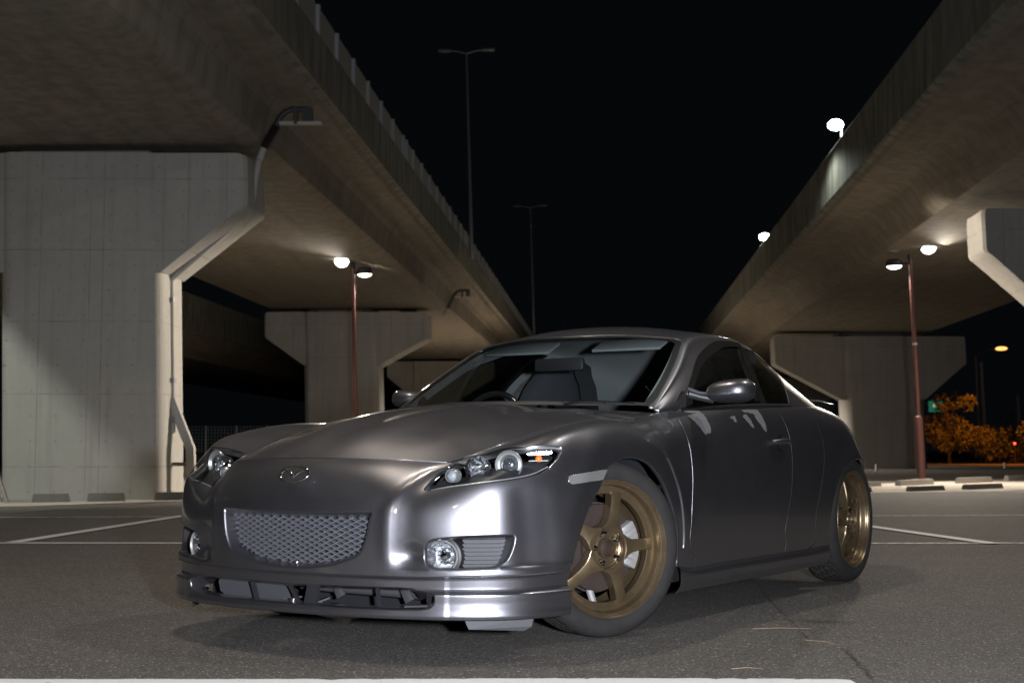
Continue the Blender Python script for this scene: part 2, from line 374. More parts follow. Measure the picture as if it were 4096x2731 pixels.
lamp_post('brown lamp post on the right standing among the wheel stops',9.13,31.5,((.20,-.30,5.22,M['lit'],True,.6),(-.20,.1,4.88,M['lit2'])),5.0,3.05)
lamp_post('lamp post far off in the middle, hidden behind the car roof',2.2,53.6,((-.14,-.2,4.7,M['lit2']),(.14,.2,4.7,M['lit2'])),4.6)
spot('lamp_light',(2.2,53.6,4.5),13000,WARM,168,.15)
spot('lamp_light',(-3.95,32.2,5.0),1800,WARM,125,.15,(-.12,-.8,-1),.8); spot('lamp_light',(-3.2,33.2,4.72),260,WARM,150,.12)
spot('lamp_light',(9.5,30.7,5.1),3000,WARM,125,.15,(-.1,-.8,-1),.8); spot('lamp_light',(8.6,31.8,4.74),300,WARM,150,.12)
spot('added_pier_beam',(9.35,30.7,5.25),75000,WARM,20,.15,Vector((-5,20.8,1.3))-Vector((9.35,30.7,5.25)),.6)  # narrow beams added at the lamp heads to brighten the pier faces
spot('added_pier_beam',(9.0,31.9,4.9),700,WARM,40,.15,Vector((-4,44,2))-Vector((9.0,31.9,4.9)),.6)
spot('added_pier_beam',(-3.5,33.3,5.0),500,WARM,50,.15,Vector((12,54,2))-Vector((-3.5,33.3,5.0)),.6)
spot('added_pier_beam',(-3.5,32.6,5.0),16000,WARM,15,.15,Vector((9.6,25.2,3.6))-Vector((-3.5,32.6,5.0)),.5)  # beam added to brighten the underside of the near right arm
def viaduct_lamp(label,y,x,h,s=1):
    t=thing('viaduct_lamp',label,'street lamp',(vx(x,y),y,CH+6.3),'lit lamps on the right viaduct')
    tube('pole',[(.12,0,-.4),(.10,0,h-6.38)],.03,M['steel'],t,8); tube('arm',[(.10,0,h-6.39),(-.05,-.1,h-6.3)],.025,M['steel'],t,8)
    bm=bmesh.new(); bmesh.ops.create_uvsphere(bm,u_segments=16,v_segments=10,radius=.14*s); bmesh.ops.scale(bm,vec=(1.15,1.3,.8),verts=bm.verts)
    l=newobj('lamp_head',bm_mesh('lamp_head',bm,80),t,M['litv']); l.location=(-.06,-.14,h-6.32); return t
viaduct_lamp('nearer lit white lamp over the right viaduct parapet',29.7,4.92,6.93); viaduct_lamp('farther lit white lamp over the right viaduct parapet',43.5,4.92,6.62,1)
spot('lamp_light',(vx(3.9,29.7),29.2,CH+6.3),120,(.92,1,.95),160,.14)
spot('lamp_light_viaduct',(vx(4.7,8.0),8.0,9.1),900,(1,.98,.90),160,.14)
def mast(label,x,y,h,b0):
    t=thing('highway_lamp',label,'street lamp',(vx(x,y),y,CH+5.6),'tall unlit masts on the left viaduct',(0,-LEAN,0))
    tube('pole',[(0,0,0),(0,0,h-b0)],[.06,.028],M['steel'],t,10)
    for s in (-1,1):
        tube('arm',[(0,0,h-b0-.02),(.28*s,0,h-b0+.06),(.5*s,0,h-b0+.08)],.022,M['steel'],t,6); box('lamp_head',(.66*s,0,h-b0+.08),(.36,.16,.07),M['steel'],t,bev=.02)
mast('nearest tall twin-armed mast rising behind the left viaduct barrier',-4.0,41,11.75,5.6)
mast('second tall mast rising where the left viaduct meets the car roof',-3.6,68,11.8,5.6)
mast('faintest tall mast far off above the windscreen',-3.0,98,11.9,5.6)
# ------------------------------------------------------------------ wheel stops
def wstop(label,a,b,h=.10,d=.13,m='stop'):
    a=Vector((*a,0)); b=Vector((*b,0)); L=(b-a).length; ang=math.atan2(b.y-a.y,b.x-a.x); c=(a+b)/2+Vector((-math.sin(ang),math.cos(ang),0))*d/2
    bm=bmesh.new(); hw=L/2
    vs=[bm.verts.new(v) for v in ((-hw,-d/2,0),(hw,-d/2,0),(hw,d/2,0),(-hw,d/2,0),(-hw+.02,-d/2+.018,h),(hw-.02,-d/2+.018,h),(hw-.02,d/2-.018,h),(-hw+.02,d/2-.018,h))]
    for q in ((0,1,5,4),(1,2,6,5),(2,3,7,6),(3,0,4,7),(4,5,6,7),(3,2,1,0)): bm.faces.new([vs[i] for i in q])
    bmesh.ops.bevel(bm,geom=list(bm.edges),offset=.008,segments=2,affect='EDGES')
    o=newobj('wheel_stop',bm_mesh('wheel_stop',bm,35),None,M[m]); o.location=c; o.rotation_euler=(0,0,ang); tag(o,label,'wheel stop','low concrete wheel stops'); return o
wstop('leftmost wheel stop, at the foot of the near left pier',(-6.42,18.95),(-5.98,19.16),.115,.13,'stopd')
wstop('wheel stop at the middle of the near left pier foot',(-5.77,19.25),(-5.31,19.45),.115,.13,'stopd')
wstop('wheel stop below the lit pier corner, partly behind the car',(-4.99,19.75),(-4.45,19.95),.115,.13,'stopd')
wstop('dark wheel stop partly behind the rear wheel of the car',(5.55,23.0),(6.02,23.58),.09,.13,'stopd')
wstop('dark wheel stop right in front of the right lamp post',(6.79,24.01),(7.58,24.7),.085,.13,'stopd')
wstop('dark wheel stop in front, to the right of the right lamp post',(8.07,25.03),(9.03,25.94),.095,.13,'stopd')
wstop('pale wheel stop next to the rear wheel, farther row',(6.6,26.9),(7.19,27.45),.09)
wstop('pale wheel stop directly behind the right lamp post',(7.63,27.74),(8.67,29.0),.11)
wstop('pale wheel stop in the farther row, right of the lamp post',(9.42,29.67),(10.55,31.0),.12)
wstop('pale wheel stop cut by the right edge of the photo',(11.21,31.89),(12.3,32.9),.13)
# kerb of the far roadway, low posts
o=box('kerb',(16,52.2,.05),(22,.3,.12),M['stop']); o['kind']='structure'; o.rotation_euler=(0,0,.28)
for i,(x,y) in enumerate(((12.4,48),(19.2,55),(22.6,56.5),(25.5,57.5))):
    o=tube('bollard',[(0,0,0),(0,0,.22)],.05,M['stop']); o.location=(x,y,0)
    tag(o,['small pale post at the foot of the far right pier','small pale post left under the orange trees','small pale post in the middle under the orange trees','small pale post right under the orange trees'][i],'bollard','small kerb posts')
# leaning boards at the left edge
for i,(x,y) in enumerate(((-6.90,18.9),(-6.84,18.95),(-6.77,19.0))):
    o=box('board',(0,0,.17),(.02,.06,.42),M['stop']); o.location=(x,y,0); o.rotation_euler=(0,-.35,0)
    tag(o,['leftmost pale board','middle pale board','rightmost pale board'][i]+' leaning against the near left pier','board','boards leaning at the left edge')
# wire fence in the dark on the left
t=thing('fence','dark wire fence beyond the near left pier','fence',(0,0,0))
for i in range(22):
    x=-16+i*1.0; tube('post',[(x,46,0),(x,46,1.5)],.03,M['steel'],t,6)
bm=bmesh.new()
for k in range(14): b_box(bm,(-5.5,46,.1+k*.105),(21,.008,.008))
for k in range(200): b_box(bm,(-16+k*.105,46,.75),(.008,.008,1.45))
o=newobj('mesh',bm_mesh('mesh',bm),t,M['steel']); o['kind']='stuff'
# ------------------------------------------------------------------ sodium-lit trees and road on the right
def leafmat():
    m=mat('foliage',(.07,.085,.03),.7); t=NT(m); n=t.noise(t.coord(),1.7,4,.7); t.link(t.mix(n,(.035,.05,.015),(.13,.12,.045)),t.b.inputs['Base Color']); return m
M['leaf']=leafmat(); M['bark']=mat('bark',(.06,.045,.03),.9)
def tree(label,x,y,h,w,seed,n=2600,trunk=True,cat='tree',name='tree'):
    r=np.random.default_rng(seed); t=thing(name,label,cat,(x,y,0),'trees and bushes under the orange street lamps')
    cl=[(r.normal(0,w*.28),r.normal(0,w*.28),h*(.25+.6*r.random())) for _ in range(26)]
    vs=[];fs=[]
    for i in range(n):
        c=cl[r.integers(len(cl))]; d=r.normal(0,1,3); d/=np.linalg.norm(d); rad=w*.20*(.6+.5*r.random())
        p=np.array(c)+d*rad; p[2]=max(p[2],.05)
        a=r.normal(0,1,3); a/=np.linalg.norm(a); b=np.cross(a,r.normal(0,1,3)); b/=np.linalg.norm(b); s=.05+.07*r.random()
        k=len(vs); vs+= [p-a*s,p+b*s*.5,p+a*s,p-b*s*.5]; fs.append((k,k+1,k+2,k+3))
    newobj('crown',mesh('crown',vs,fs),t,M['leaf'])
    if trunk:
        bm=bmesh.new(); b_tube(bm,[(0,0,0),(.05,0,h*.3),(0,.05,h*.75)],[.09,.07,.03],8)
        for q in range(4): b_tube(bm,[(.03,0,h*.3+q*.2),cl[q]],[.04,.015],5)
        newobj('trunk',bm_mesh('trunk',bm,60),t,M['bark'])
    return t
tree('tall orange-lit tree at the edge of the far right pier',22.3,72,3.9,2.3,11,3600)
tree('low orange-lit bush right of the tall tree',24.6,73,1.9,2.2,12,1600,False,'bush','bush')
tree('dark small bush in the middle of the orange-lit trees',27.0,76,1.5,2.4,13,1500,False,'bush','bush')
tree('broad orange-lit tree left of the right photo edge',28.0,70,2.7,3.0,14,3400)
tree('orange-lit tree cut by the right photo edge',30.6,74,3.1,3.2,15,3000)
tree('dim bush behind the right street lamp posts',33.5,84,4.0,5,16,2500)
def sodium(label,x,y,h,lit=True,hd=True):
    t=thing('street_lamp',label,'street lamp',(x,y,0),'orange sodium street lamps',(0,-LEAN,0))
    tube('pole',[(0,0,0),(0,0,h)],[.09,.06],M['stop'],t,8)
    if hd:
        tube('arm',[(0,0,h),(.5,-.3,h+.25),(1.2,-.6,h+.35)],.04,M['steel'],t,8)
        bm=bmesh.new(); bmesh.ops.create_uvsphere(bm,u_segments=14,v_segments=8,radius=.2); bmesh.ops.scale(bm,vec=(1.9,1.2,.62),verts=bm.verts)
        l=newobj('lamp_head',bm_mesh('lamp_head',bm,80),t,M['sodium'] if lit else M['steel']); l.location=(1.45,-.7,h+.35)
sodium('orange lit sodium lamp hanging above the trees',29.9,90,6.75)
spot('sodium_light',(26.5,66.0,6.8),2800,(1,.26,.02),85,.3,(0,.35,-1)); spot('sodium_light',(31.5,66,7),2500,(1,.26,.02),85,.3,(0,.35,-1)); spot('sodium_light',(22.6,68.5,5.5),1500,(1,.26,.02),85,.3,(0,.3,-1))
t=thing('utility_pole','slim pole glowing orange behind the orange-lit trees','pole',(26.9,80,0),None,(0,-LEAN,0)); tube('pole',[(0,0,0),(0,0,5.7)],[.11,.08],M['stop'],t,10); tube('band',[(0,0,5.35),(0,0,5.38)],.09,M['dsteel'],t,10)
t=thing('utility_pole','second orange-glowing pole at the right photo edge','pole',(29.6,82,0),None,(0,-LEAN,0)); tube('pole',[(0,0,0),(0,0,3.9)],[.11,.09],M['stop'],t,10)
t=thing('road_sign','green lit overhead road sign beyond the trees','sign',(29.2,97,3.6)); box('board',(0,0,.1),(.95,.06,.75),M['sign'],t); box('legend',(-.1,-.034,.15),(.18,.01,.2),M['signw'],t); box('board',(-1.7,0,.05),(.85,.06,.65),M['sign'],t); tube('gantry',[(-.95,.1,-.8),(-.95,.1,.3),(.3,.1,.3)],.05,M['stop'],t,6); tube('post',[(-.95,.1,-3.6),(-.95,.1,-.6)],.06,M['dsteel'],t,6)
t=thing('traffic_signal','small red signal light low among the bushes','signal',(24.6,69.0,0)); tube('post',[(0,0,0),(0,0,.95)],.03,M['dsteel'],t,6)
bm=bmesh.new(); bmesh.ops.create_uvsphere(bm,u_segments=10,v_segments=8,radius=.055); l=newobj('lens',bm_mesh('lens',bm,80),t,M['red']); l.location=(0,0,1.02)
o=sheet('road',[(16,57.5),(60,57.5),(60,66),(16,66)],.004,M['paving'],G)
# twigs on the asphalt
for i,(a,b,l) in enumerate((((.94,5.57),(1.17,5.575),'longest pale twig on the asphalt at right'),((1.08,5.24),(1.17,5.13),'short bent twig below the longest one'),((.70,4.56),(.80,4.57),'twig nearest to the white line'))):
    a=Vector((*a,.006)); b=Vector((*b,.006)); o=tube('twig',[a,(a+b)/2+Vector((0,.004,.003)),b],[.0015,.0013,.0007],mat('dry_twig',(.20,.14,.08),.8),None,6); tag(o,l,'twig','dry twigs on the ground')

# a long crack with crumbled edges in the asphalt
def crack(pts,w,seed):
    r=np.random.default_rng(seed); a=[];b=[]
    for p,q in zip(pts,pts[1:]):
        n=max(2,int(math.dist(p,q)/.03))
        for k in range(n):
            t=k/n; x=p[0]+(q[0]-p[0])*t+r.normal(0,.008); y=p[1]+(q[1]-p[1])*t; ww=w*(.3+r.random()); a.append((x-ww,y)); b.append((x+ww,y))
    vs=[(x,y,.004) for x,y in a]+[(x,y,.004) for x,y in b]; n=len(a)
    return newobj('crack',mesh('crack',vs,[(i,i+1,n+i+1,n+i) for i in range(n-1)]),G,M['crk'])
M['crk']=mat('crack_dirt',(.045,.041,.037),.95)
crack([(1.28,7.4),(1.21,6.66),(1.14,5.8),(1.10,5.3)],.003,1); crack([(1.17,5.05),(1.16,4.89),(1.13,4.6),(1.11,4.36)],.006,2)
# ================================================================== THE CAR
M_T=np.array([1,-1,1])
CAR=thing('sports_car','low grey metallic sports coupe with bronze five-spoke wheels and worn clearcoat on the door','car',(-.30216,5.75661,0))
_y=.5633898; CAR.rotation_euler=(0,0,math.atan2(-math.cos(_y),-math.sin(_y)))
def paintmat():
    m=mat('grey_metallic_paint',(.25,.245,.262),.36,.97,1,.03,.5); t=NT(m); v=t.coord()
    vo=t.node('ShaderNodeTexVoronoi'); vo.inputs['Scale'].default_value=900; t.link(v,vo.inputs['Vector'])
    s=t.node('ShaderNodeSeparateColor'); t.link(vo.outputs['Color'],s.inputs[0])
    c=t.mix(t.math('MULTIPLY',s.outputs[0],.5),(.155,.152,.163),(.24,.235,.255))
    dn=t.noise(v,5,5,.65); t.link(c,t.b.inputs['Base Color'])
    t.link(t.ramp(dn,[(.3,g3(.34)),(.7,g3(.40))]),t.b.inputs['Roughness']); t.link(t.ramp(dn,[(.35,g3(.03)),(.75,g3(.11))]),t.b.inputs['Coat Roughness'])
    b2=t.node('ShaderNodeBsdfPrincipled'); b2.inputs['Metallic'].default_value=.97; b2.inputs['Roughness'].default_value=.62; t.link(c,b2.inputs['Base Color'])
    mx=t.node('ShaderNodeMixShader'); mx.inputs[0].default_value=.12; t.link(t.b.outputs[0],mx.inputs[1]); t.link(b2.outputs[0],mx.inputs[2])
    t.link(mx.outputs[0],[q for q in t.n if q.type=='OUTPUT_MATERIAL'][0].inputs[0])
    return m
M['paint']=paintmat()
M['worn']=mat('worn_clearcoat',(.15,.147,.15),.75,.3)
M['blk']=mat('black_plastic',(.016,.016,.018),.45); M['blkg']=mat('gloss_black_trim',(.01,.01,.01),.12,0,.3)
M['dgp']=mat('dark_grey_plastic',(.035,.035,.038),.6); M['gpl']=mat('grey_textured_plastic',(.085,.085,.09),.62)
def slatmat():
    m=mat('dusty_black_mesh',(.07,.07,.078),.55); t=NT(m); n=t.noise(t.coord(),60,4,.7); t.link(t.mix(n,(.04,.04,.046),(.135,.135,.15)),t.b.inputs['Base Color']); return m
M['mesh']=slatmat()
def rub():
    m=mat('tyre_rubber',(.012,.012,.012),.8,0,0,.05,.25); t=NT(m); n=t.noise(t.coord(),16,5,.7); t.link(t.mix(n,(.011,.011,.011),(.030,.027,.025)),t.b.inputs['Base Color']); t.bump(t.noise(t.coord(),150,2),.15,.002); return m
M['rub']=rub()
def bronze():
    m=mat('bronze_wheel_paint',(.17,.125,.07),.28,.75,.25,.12); t=NT(m); n=t.noise(t.coord(),11,5,.7); t.link(t.mix(n,(.12,.086,.048),(.20,.148,.085)),t.b.inputs['Base Color']); t.link(t.ramp(n,[(.3,g3(.24)),(.7,g3(.38))]),t.b.inputs['Roughness']); return m
M['brz']=bronze()
def rusty():
    m=mat('rusty_brake_iron',(.16,.07,.045),.6,.4); t=NT(m); n=t.noise(t.coord(),24,6,.75); t.link(t.mix(n,(.020,.014,.012),(.065,.045,.038)),t.b.inputs['Base Color']); t.bump(n,.3,.002); return m
M['rust']=rusty(); M['alu']=mat('cast_aluminium',(.42,.41,.40),.5,.6); M['chr']=mat('chrome',(.78,.78,.8),.08,1)
M['satin']=mat('satin_silver',(.50,.50,.48),.3,.7); M['liner']=mat('wheel_arch_liner',(.012,.014,.02),.85)
M['seat']=mat('seat_fabric',(.02,.021,.024),.9); M['head']=mat('grey_headliner',(.16,.17,.17),.9); M['dash']=mat('dashboard_plastic',(.02,.02,.02),.7)
M['amber']=mat('amber_lens',(.8,.18,.03),.2); M['pearl']=mat('frosted_lens',(.30,.32,.34),.35,0,.6)
def glass(name,tint,rough=0,gl=1.0):
    m=bpy.data.materials.new(name); m.use_nodes=True; n=m.node_tree.nodes; l=m.node_tree.links; n.clear()
    o=n.new('ShaderNodeOutputMaterial'); a=n.new('ShaderNodeBsdfTransparent'); a.inputs[0].default_value=(*tint,1)
    g=n.new('ShaderNodeBsdfGlossy'); g.inputs['Roughness'].default_value=rough; g.inputs[0].default_value=(gl,gl,gl,1)
    lw=n.new('ShaderNodeLayerWeight'); pw=n.new('ShaderNodeMath'); pw.operation='POWER'; pw.inputs[1].default_value=5; l.new(lw.outputs['Facing'],pw.inputs[0])
    f=n.new('ShaderNodeMath'); f.operation='MULTIPLY_ADD'; f.inputs[1].default_value=.94; f.inputs[2].default_value=.05; l.new(pw.outputs[0],f.inputs[0]); x=n.new('ShaderNodeMixShader')
    l.new(f.outputs[0],x.inputs[0]); l.new(a.outputs[0],x.inputs[1]); l.new(g.outputs[0],x.inputs[2]); l.new(x.outputs[0],o.inputs[0]); return m
M['ws']=glass('windscreen_glass',(.86,.90,.89),.01); M['sg']=glass('tinted_side_glass',(.28,.32,.30),.01); M['rg']=glass('dark_rear_glass',(.07,.08,.08),.01)
M['clr']=glass('clear_lens',(.93,.95,.95),.02)
M['refl']=mat('reflector_chrome',(.80,.80,.82),.20,1)
# ---------- smooth tensor product surfaces (interpolating cubic B-splines) ----------
def _solve(n):
    A=np.zeros((n+2,n+2))
    for i in range(n): A[i+1,i:i+3]=[1/6,4/6,1/6]
    A[0,0:3]=[1,-2,1]; A[n+1,n-1:n+2]=[1,-2,1]
    return np.linalg.inv(A)
def _coef(P,axis):
    P=np.moveaxis(P,axis,0); n=P.shape[0]
    R=np.zeros((n+2,)+P.shape[1:]); R[1:-1]=P
    C=np.tensordot(_solve(n),R,axes=(1,0))
    return np.moveaxis(C,0,axis)
def _basis(u,n):
    i=np.clip(np.floor(u).astype(int),0,n-2); t=u-i
    b=np.stack([(1-t)**3/6,(3*t**3-6*t**2+4)/6,(-3*t**3+3*t**2+3*t+1)/6,t**3/6],-1)
    d=np.stack([-(1-t)**2/2,(9*t**2-12*t)/6,(-9*t**2+6*t+3)/6,t**2/2],-1)
    return i,b,d
class Surf:
    def __init__(s,P,u0=0.0,flip=False):
        s.P=np.array(P,float); s.n,s.m=s.P.shape[:2]; s.u0=u0; s.flip=flip
        s.C=_coef(_coef(s.P,0),1)
        s.post=None
    def base(s,u,v):
        u=np.asarray(u,float)+s.u0; v=np.asarray(v,float)
        iu,bu,du=_basis(u,s.n); iv,bv,dv=_basis(v,s.m)
        p=np.zeros(u.shape+(3,)); a=p.copy(); b=p.copy()
        for k in range(4):
            for l in range(4):
                c=s.C[iu+k,iv+l]
                p+=(bu[...,k]*bv[...,l])[...,None]*c
                a+=(du[...,k]*bv[...,l])[...,None]*c
                b+=(bu[...,k]*dv[...,l])[...,None]*c
        n=np.cross(a,b); n/=np.linalg.norm(n,axis=-1,keepdims=True)+1e-12
        if s.flip: n=-n
        return p,n
    def ev(s,u,v):
        if s.post is None: return s.base(u,v)
        e=1e-3
        f=lambda a,b: s.post(*s.base(a,b),a,b)
        u=np.asarray(u,float); v=np.asarray(v,float)
        p=f(u,v); a=f(u+e,v)-f(u-e,v); b=f(u,v+e)-f(u,v-e)
        n=np.cross(a,b); n/=np.linalg.norm(n,axis=-1,keepdims=True)+1e-12
        if s.flip: n=-n
        return p,n
def interp_tab(keys,vals,N):
    # smooth (monotone-ish) interpolation of table rows over stations
    keys=np.array(keys,float); vals=np.array(vals,float)
    out=np.zeros((N,)+vals.shape[1:])
    for s in range(N):
        j=np.clip(np.searchsorted(keys,s)-1,0,len(keys)-2)
        t=(s-keys[j])/(keys[j+1]-keys[j]); t=min(max(t,0),1)
        out[s]=vals[j]*(1-t)+vals[j+1]*t
    return out
# plan outline of the widest body line, one point per station
PL=[(.905,0),(.901,.17),(.880,.338),(.845,.475),(.795,.60),(.725,.71),(.625,.80),(.455,.852),(.25,.874),(.03,.882),(-.2,.880),(-.4,.870),(-.6,.862),
(-.9,.862),(-1.2,.866),(-1.5,.867),(-1.8,.868),(-2.1,.866),(-2.4,.862),(-2.65,.868),(-2.87,.838),(-3.1,.74),(-3.3,.58),(-3.43,.32),(-3.47,0)]
# top edge of the lower body: bonnet line, bonnet seam, belt line, boot edge
TP=[(.795,0,.674),(.785,.17,.673),(.735,.34,.669),(.65,.50,.660),(.565,.525,.680),(.46,.545,.705),(.34,.565,.733),(.19,.58,.760),(.04,.592,.784),(-.11,.605,.803),(-.27,.622,.818),(-.44,.645,.832),(-.62,.705,.862),
(-.9,.755,.875),(-1.2,.778,.889),(-1.5,.783,.900),(-1.8,.780,.912),(-2.1,.765,.922),(-2.38,.735,.930),(-2.62,.68,.928),(-2.85,.60,.918),(-3.03,.50,.910),(-3.17,.38,.90),(-3.26,.2,.895),(-3.29,0,.893)]
ZK=[0,3,5,6,7,8,9,11,12,14,17,19,21,24]
ZT=[[.278,.35,.43,.51,.565,.61,.64,.660],
[.278,.35,.43,.50,.55,.585,.615,.640],
[.285,.36,.44,.52,.575,.62,.66,.690],
[.285,.36,.44,.52,.585,.64,.69,.725],
[.29,.37,.45,.53,.60,.67,.73,.768],
[.30,.38,.46,.54,.615,.69,.755,.797],
[.30,.38,.46,.54,.62,.70,.77,.812],
[.25,.35,.45,.55,.65,.735,.80,.835],
[.22,.33,.44,.55,.66,.75,.815,.852],
[.22,.32,.43,.54,.65,.75,.83,.870],
[.22,.32,.43,.54,.65,.76,.85,.902],
[.24,.34,.45,.56,.66,.76,.85,.905],
[.26,.36,.46,.56,.66,.75,.83,.89],
[.26,.36,.46,.56,.66,.75,.83,.88]]
TT=[[.05,.01,0,.06,.22,.42,.64,.84],
[.04,.01,0,.05,.20,.42,.66,.85],
[.02,0,0,.015,.05,.125,.26,.55],
[.02,0,0,.01,.04,.11,.22,.45],
[.02,0,0,.005,.01,.03,.12,.36],
[.02,0,0,.005,.015,.04,.14,.40],
[.02,0,0,.01,.03,.08,.20,.48],
[.06,.02,0,.01,.05,.13,.32,.65],
[.16,.05,0,.01,.08,.20,.45,.75],
[.30,.10,0,.02,.16,.38,.66,.86],
[.20,.05,0,.02,.12,.28,.55,.82],
[.10,.02,0,.02,.08,.20,.42,.74],
[.10,.02,0,.03,.12,.25,.45,.72],
[.10,.02,0,.05,.15,.3,.5,.75]]
def build_W():
    N=25; Z=interp_tab(ZK,ZT,N); T=interp_tab(ZK,TT,N)
    P=np.zeros((N,9,3))
    for s in range(N):
        a=np.array(PL[s]); b=np.array(TP[s][:2])
        for v in range(8):
            P[s,v,:2]=a+(b-a)*T[s,v]; P[s,v,2]=Z[s,v]
        P[s,8]=TP[s]
    M=np.array([1,-1,1])
    P=np.concatenate([P[2:3]*M,P[1:2]*M,P,P[23:24]*M,P[22:23]*M],0)
    S=Surf(P,u0=2.0,flip=False)
    return S
ARCHF=(-.02,.335,.348); ARCHR=(-2.68,.335,.335)
def arch_flare(p,n,u,v):
    p=p.copy()
    for (cx,cz,r) in (ARCHF,ARCHR):
        d=np.hypot(p[...,0]-cx,p[...,2]-cz)
        w=np.exp(-((d-r)/.055)**2)*(p[...,2]>.0)
        p[...,1]+=np.where(np.abs(p[...,1])>.6,.010*w,0)*np.sign(p[...,1]+1e-9)
    return p
# cabin: belt, rail, centre per station
GB=[(-.62,.700,.860),(-.86,.745,.876),(-1.06,.768,.884),(-1.25,.776,.890),(-1.5,.779,.898),(-1.8,.776,.908),(-2.1,.761,.916),(-2.35,.735,.922),(-2.57,.69,.92),(-2.80,.615,.912)]
GR=[(-.605,.672,.880),(-.81,.652,1.000),(-1.01,.612,1.115),(-1.21,.565,1.212),(-1.5,.553,1.243),(-1.8,.545,1.238),(-2.08,.525,1.200),(-2.32,.505,1.135),(-2.54,.488,1.050),(-2.78,.47,.945)]
GC=[(-.34,0,.893),(-.60,0,1.045),(-.87,0,1.172),(-1.14,0,1.272),(-1.48,0,1.312),(-1.82,0,1.315),(-2.16,0,1.286),(-2.50,0,1.220),(-2.80,0,1.115),(-3.08,0,.960)]
def build_G():
    P=[]
    for b,r,c in zip(GB,GR,GC):
        b,r,c=map(np.array,(b,r,c)); row=[]
        for t,o in ((0,0),(.33,.012),(.66,.014),(.9,.008)):
            q=b+(r-b)*t; q=q+np.array([0,o,0]); row.append(q)
        # rounded rail
        row.append(r+np.array([0,.0,.004]))
        for t in (.12,.3,.55,.8,1.0):
            q=np.zeros(3); q[1]=r[1]*(1-t)
            w=1-(1-t)**2
            q[0]=r[0]+(c[0]-r[0])*w; q[2]=r[2]+(c[2]-r[2])*w+ .0
            if t==.12: q[2]+=.006
            row.append(q)
        row.append(row[-2]*np.array([1,-1,1])); row.append(row[-4]*np.array([1,-1,1]))
        P.append(row)
    return Surf(P,flip=False)
# bonnet: from the nose line back to the cowl
HC=[(.795,.674),(.71,.722),(.60,.764),(.44,.806),(.26,.840),(.08,.862),(-.1,.876),(-.25,.884),(-.35,.886)]
HS=[(.65,.50,.660),(.565,.525,.680),(.46,.545,.705),(.34,.565,.733),(.19,.58,.760),(.04,.592,.784),(-.11,.605,.803),(-.32,.628,.820),(-.585,.672,.846)]
def build_H():
    P=[]
    for i,(c,s) in enumerate(zip(HC,HS)):
        row=[]
        for y in (0,.12,.24,.35,.44,None):
            t=(y/s[1]) if y is not None else 1.0
            w=t*t if i>0 else t**2.2; e=(2.2,2.6,3,3,3,3,3,3,3)[i]
            x=c[0]+(s[0]-c[0])*w
            z=c[1]+(s[2]-c[1])*t**e
            k=min(1,i/3)
            # raised power bulge in the middle, soft valley before the wing
            z+=k*(.010*np.exp(-((t*s[1]-.13)/.09)**2)-.008*np.exp(-((t*s[1]-.30)/.09)**2))-0*k
            if t==1.0: z=s[2]
            row.append((x,t*s[1],z))
        r=np.array(row); M=np.array([1,-1,1])
        row=np.concatenate([r[2:3]*M,r[1:2]*M,r])
        P.append(row)
    S=Surf(P,flip=True); S.v0=2.0
    return S

SW=build_W()
def wpost(p,n,u,v):
    p=arch_flare(p,n,u,v)
    w=np.exp(-((np.abs(u)-3.05)/.42)**2-((v-.95)/.55)**2)
    p=p-n*(.020*w)[...,None]
    sg=lambda x:1/(1+np.exp(-x)); au=np.abs(u)
    # ridge from the bonnet corner down beside the grille, the sheet outside it turning away
    uc=np.where(v<3,2.42,2.42+(v-3)*.12); on=sg((v-.5)/.15)*sg((6.9-v)/.22)
    p=p+n*(on*(.006*np.exp(-((au-uc)/.17)**2)-.005*np.exp(-((au-uc-.55)/.30)**2)))[...,None]
    # standing edge at the outer corner of the bumper, hollow in front of it
    on=sg((v-.25)/.08)*sg((3.85-v)/.25)*sg((8.5-au)/.12); uc=6.72-.04*(v-1)
    p=p+n*(on*(.016*sg((au-uc)/.10)-.010*np.exp(-((au-uc+.62)/.36)**2)-.003*(au>4)))[...,None]
    # ledge above the lower crease
    on=sg((.34-v)/.045)*sg((au-3.3)/.4)*sg((7.6-au)/.2)
    p=p+n*(.012*on)[...,None]
    # blister over the front wheel, hollow between it and the door
    d=np.hypot(p[...,0]-.0,p[...,2]-.33); up_=sg((p[...,2]-.38)/.05)*(np.abs(p[...,1])>.55)
    p=p+n*(up_*(.013*np.exp(-((d-.44)/.06)**2)-.009*np.exp(-((d-.60)/.07)**2)*sg((-.15-p[...,0])/.08)))[...,None]
    return p
SW.post=wpost; SGm=build_G(); SH=build_H()
class HW:                         # bonnet surface, v measured from the centre
    def ev(s,u,v): return SH.ev(u,np.asarray(v)+2.0)
SHD=HW()
